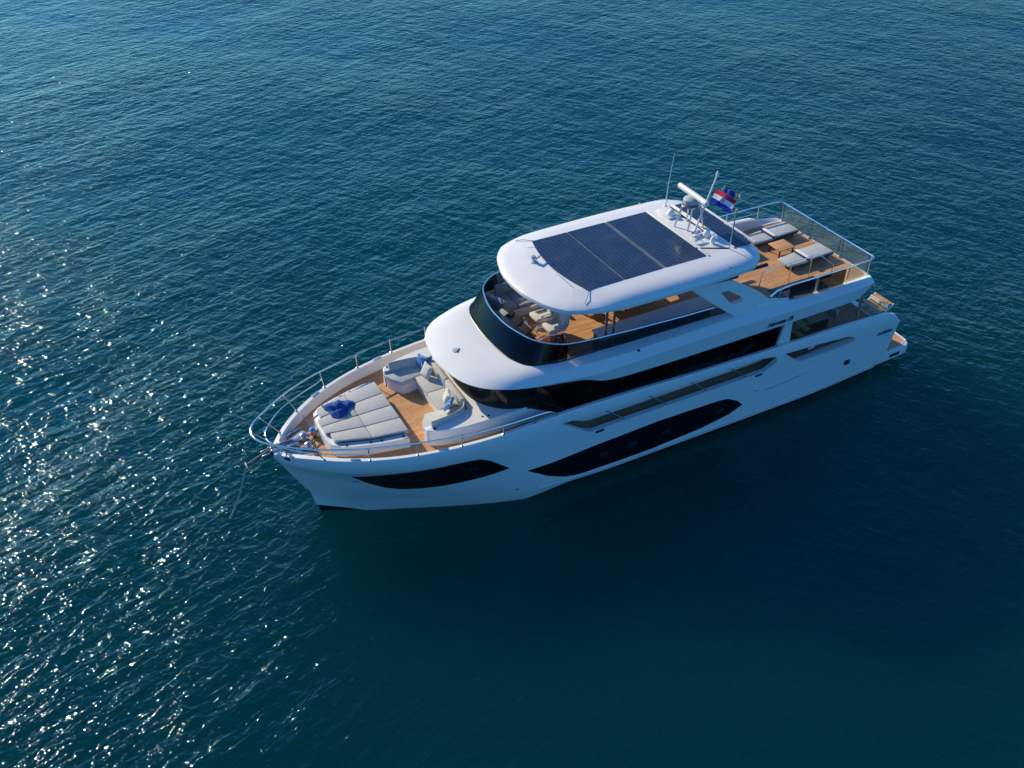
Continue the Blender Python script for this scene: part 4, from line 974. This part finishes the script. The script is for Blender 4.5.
# sun loungers on the aft flybridge
def lounger():
    e = empty('sun_lounger', (0, 0, 0), 0, 'x', 'sun lounger', 'sun loungers on the aft flybridge')
    b = B(); b.box((-.5, 0, .16), (1.0, .66, .05), .01); b.box((.48, 0, .16), (.96, .62, .05), .01)
    b.build('frame', M['dark'], e)
    for x in (-.85, .8):
        for y in (-.27, .27):
            q = B(); q.tube([(x, y, 0), (x, y, .15)], .025, 8); q.build('leg', M['dark'], e)
    b = B(); b.box((-.46, 0, .26), (1.16, .76, .13), .045, 3); b.build('mattress', M['pad'], e, ang=50)
    b = B(); b.prism([(.14, -.37), (1.05, -.30), (1.05, .30), (.14, .37)], .19, .27, .03, 3); b.build('mattress', M['pad'], e, ang=50)
    b = B(); b.box((.12, .0, .335), (.16, .72, .07), .03, 3); b.build('head_roll', M['wcloth'], e, ang=50)
    b = B(); b.box((.20, 0, .29), (.05, .76, .12), .015); b.build('edge_band', M['piping'], e)
    b = B(); b.box((-.46, .383, .25), (1.1, .012, .07)); b.build('piping', M['piping'], e, smooth=False)
    return e
L1 = lounger(); L1.location = (1.55, -1.52, D); L1.rotation_euler = (0, 0, R(2)); L1['label'] = 'cream sun lounger beside the low white starboard coaming on the aft flybridge'
L2 = copy_tree(L1); L2.location = (1.55, .52, D); L2['label'] = 'cream sun lounger nearest the stairwell guard rail on the aft flybridge'
def low_table(name, loc, sx_, sy_, h, m, label, group=None):
    e = empty(name, loc, 0, label, 'table', group)
    b = B(); b.box((0, 0, h - .025), (sx_, sy_, .05), .012); b.build('table_top', m, e)
    for x in (-1, 1):
        for y in (-1, 1):
            q = B(); q.box((x * (sx_ / 2 - .06), y * (sy_ / 2 - .06), (h - .05) / 2), (.05, .05, h - .05)); q.build('leg', M['dark'], e, smooth=False)
    return e
low_table('coffee_table', (1.95, -.42, D), .78, .72, .36, M['teak_light'], 'low teak table between the two cream sun loungers')
low_table('side_table', (3.15, -.95, D), .55, .5, .30, M['teak_light'], 'small teak side table just behind the hardtop edge')

# dining set in the shade of the hardtop
T1 = empty('dining_table', (9.6, -.55, D), 0, 'long dark dining table in the shade under the hardtop', 'table')
b = B(); b.box((0, 0, .73), (2.3, .95, .05), .015); b.build('table_top', M['brown'], T1)
for x in (-.7, .7):
    b = B(); b.box((x, 0, .36), (.12, .5, .7), .02); b.build('leg', M['dark'], T1)
def chair():
    e = empty('dining_chair', (0, 0, 0), 0, 'x', 'chair', 'dark chairs around the shaded dining table')
    b = B(); b.box((0, 0, .45), (.46, .48, .07), .025, 3); b.build('seat', M['fabric2'], e)
    b = B(); b.box((0, -.23, .70), (.44, .04, .34), .015, 3, rot=(.12, 0, 0)); b.build('backrest', M['dark'], e)
    for x in (-.2, .2):
        for y in (-.2, .2):
            q = B(); q.tube([(x, y, 0), (x, y, .43)], .015, 6); q.build('leg', M['dark'], e)
    return e
for L_ in (L1, L2): L_.scale = (1.08, 1.1, 1)
c0 = chair(); first = True
words = ['forward', 'middle', 'aft']
for side, nm in ((1, 'port'), (-1, 'starboard')):
    for k, x in enumerate((10.4, 9.6, 8.8)):
        c = c0 if first else copy_tree(c0); first = False
        c.location = (x, -.55 + side * .72, D); c.rotation_euler = (0, 0, R(180) if side > 0 else 0)
        c['label'] = '%s chair on the %s side of the shaded dining table' % (words[k], nm)
c = copy_tree(c0); c.location = (11.1, -.55, D); c.rotation_euler = (0, 0, R(90)); c['label'] = 'chair at the bow end of the shaded dining table'

# cockpit table and chairs
T2 = empty('cockpit_table', (1.9, .2, 2.122), 0, 'teak table in the cockpit under the overhang', 'table')
b = B(); b.box((0, 0, .72), (1.0, 1.5, .05), .02); b.build('table_top', M['teak_light'], T2)
b = B(); b.lathe([(.25, 0), (.22, .03), (.06, .06), (.06, .69)], (0, 0, 0), 16); b.build('pedestal', M['chrome'], T2)
for k, (x, y, a, lab) in enumerate(((2.75, .2, 90, 'dark chair between the cockpit table and the salon doors'), (.9, .1, -90, 'dark chair between the cockpit table and the transom bench'))):
    c = copy_tree(c0); c.location = (x, y, 2.122); c.rotation_euler = (0, 0, R(a)); c['label'] = lab; c['group'] = 'dark chairs at the cockpit table'
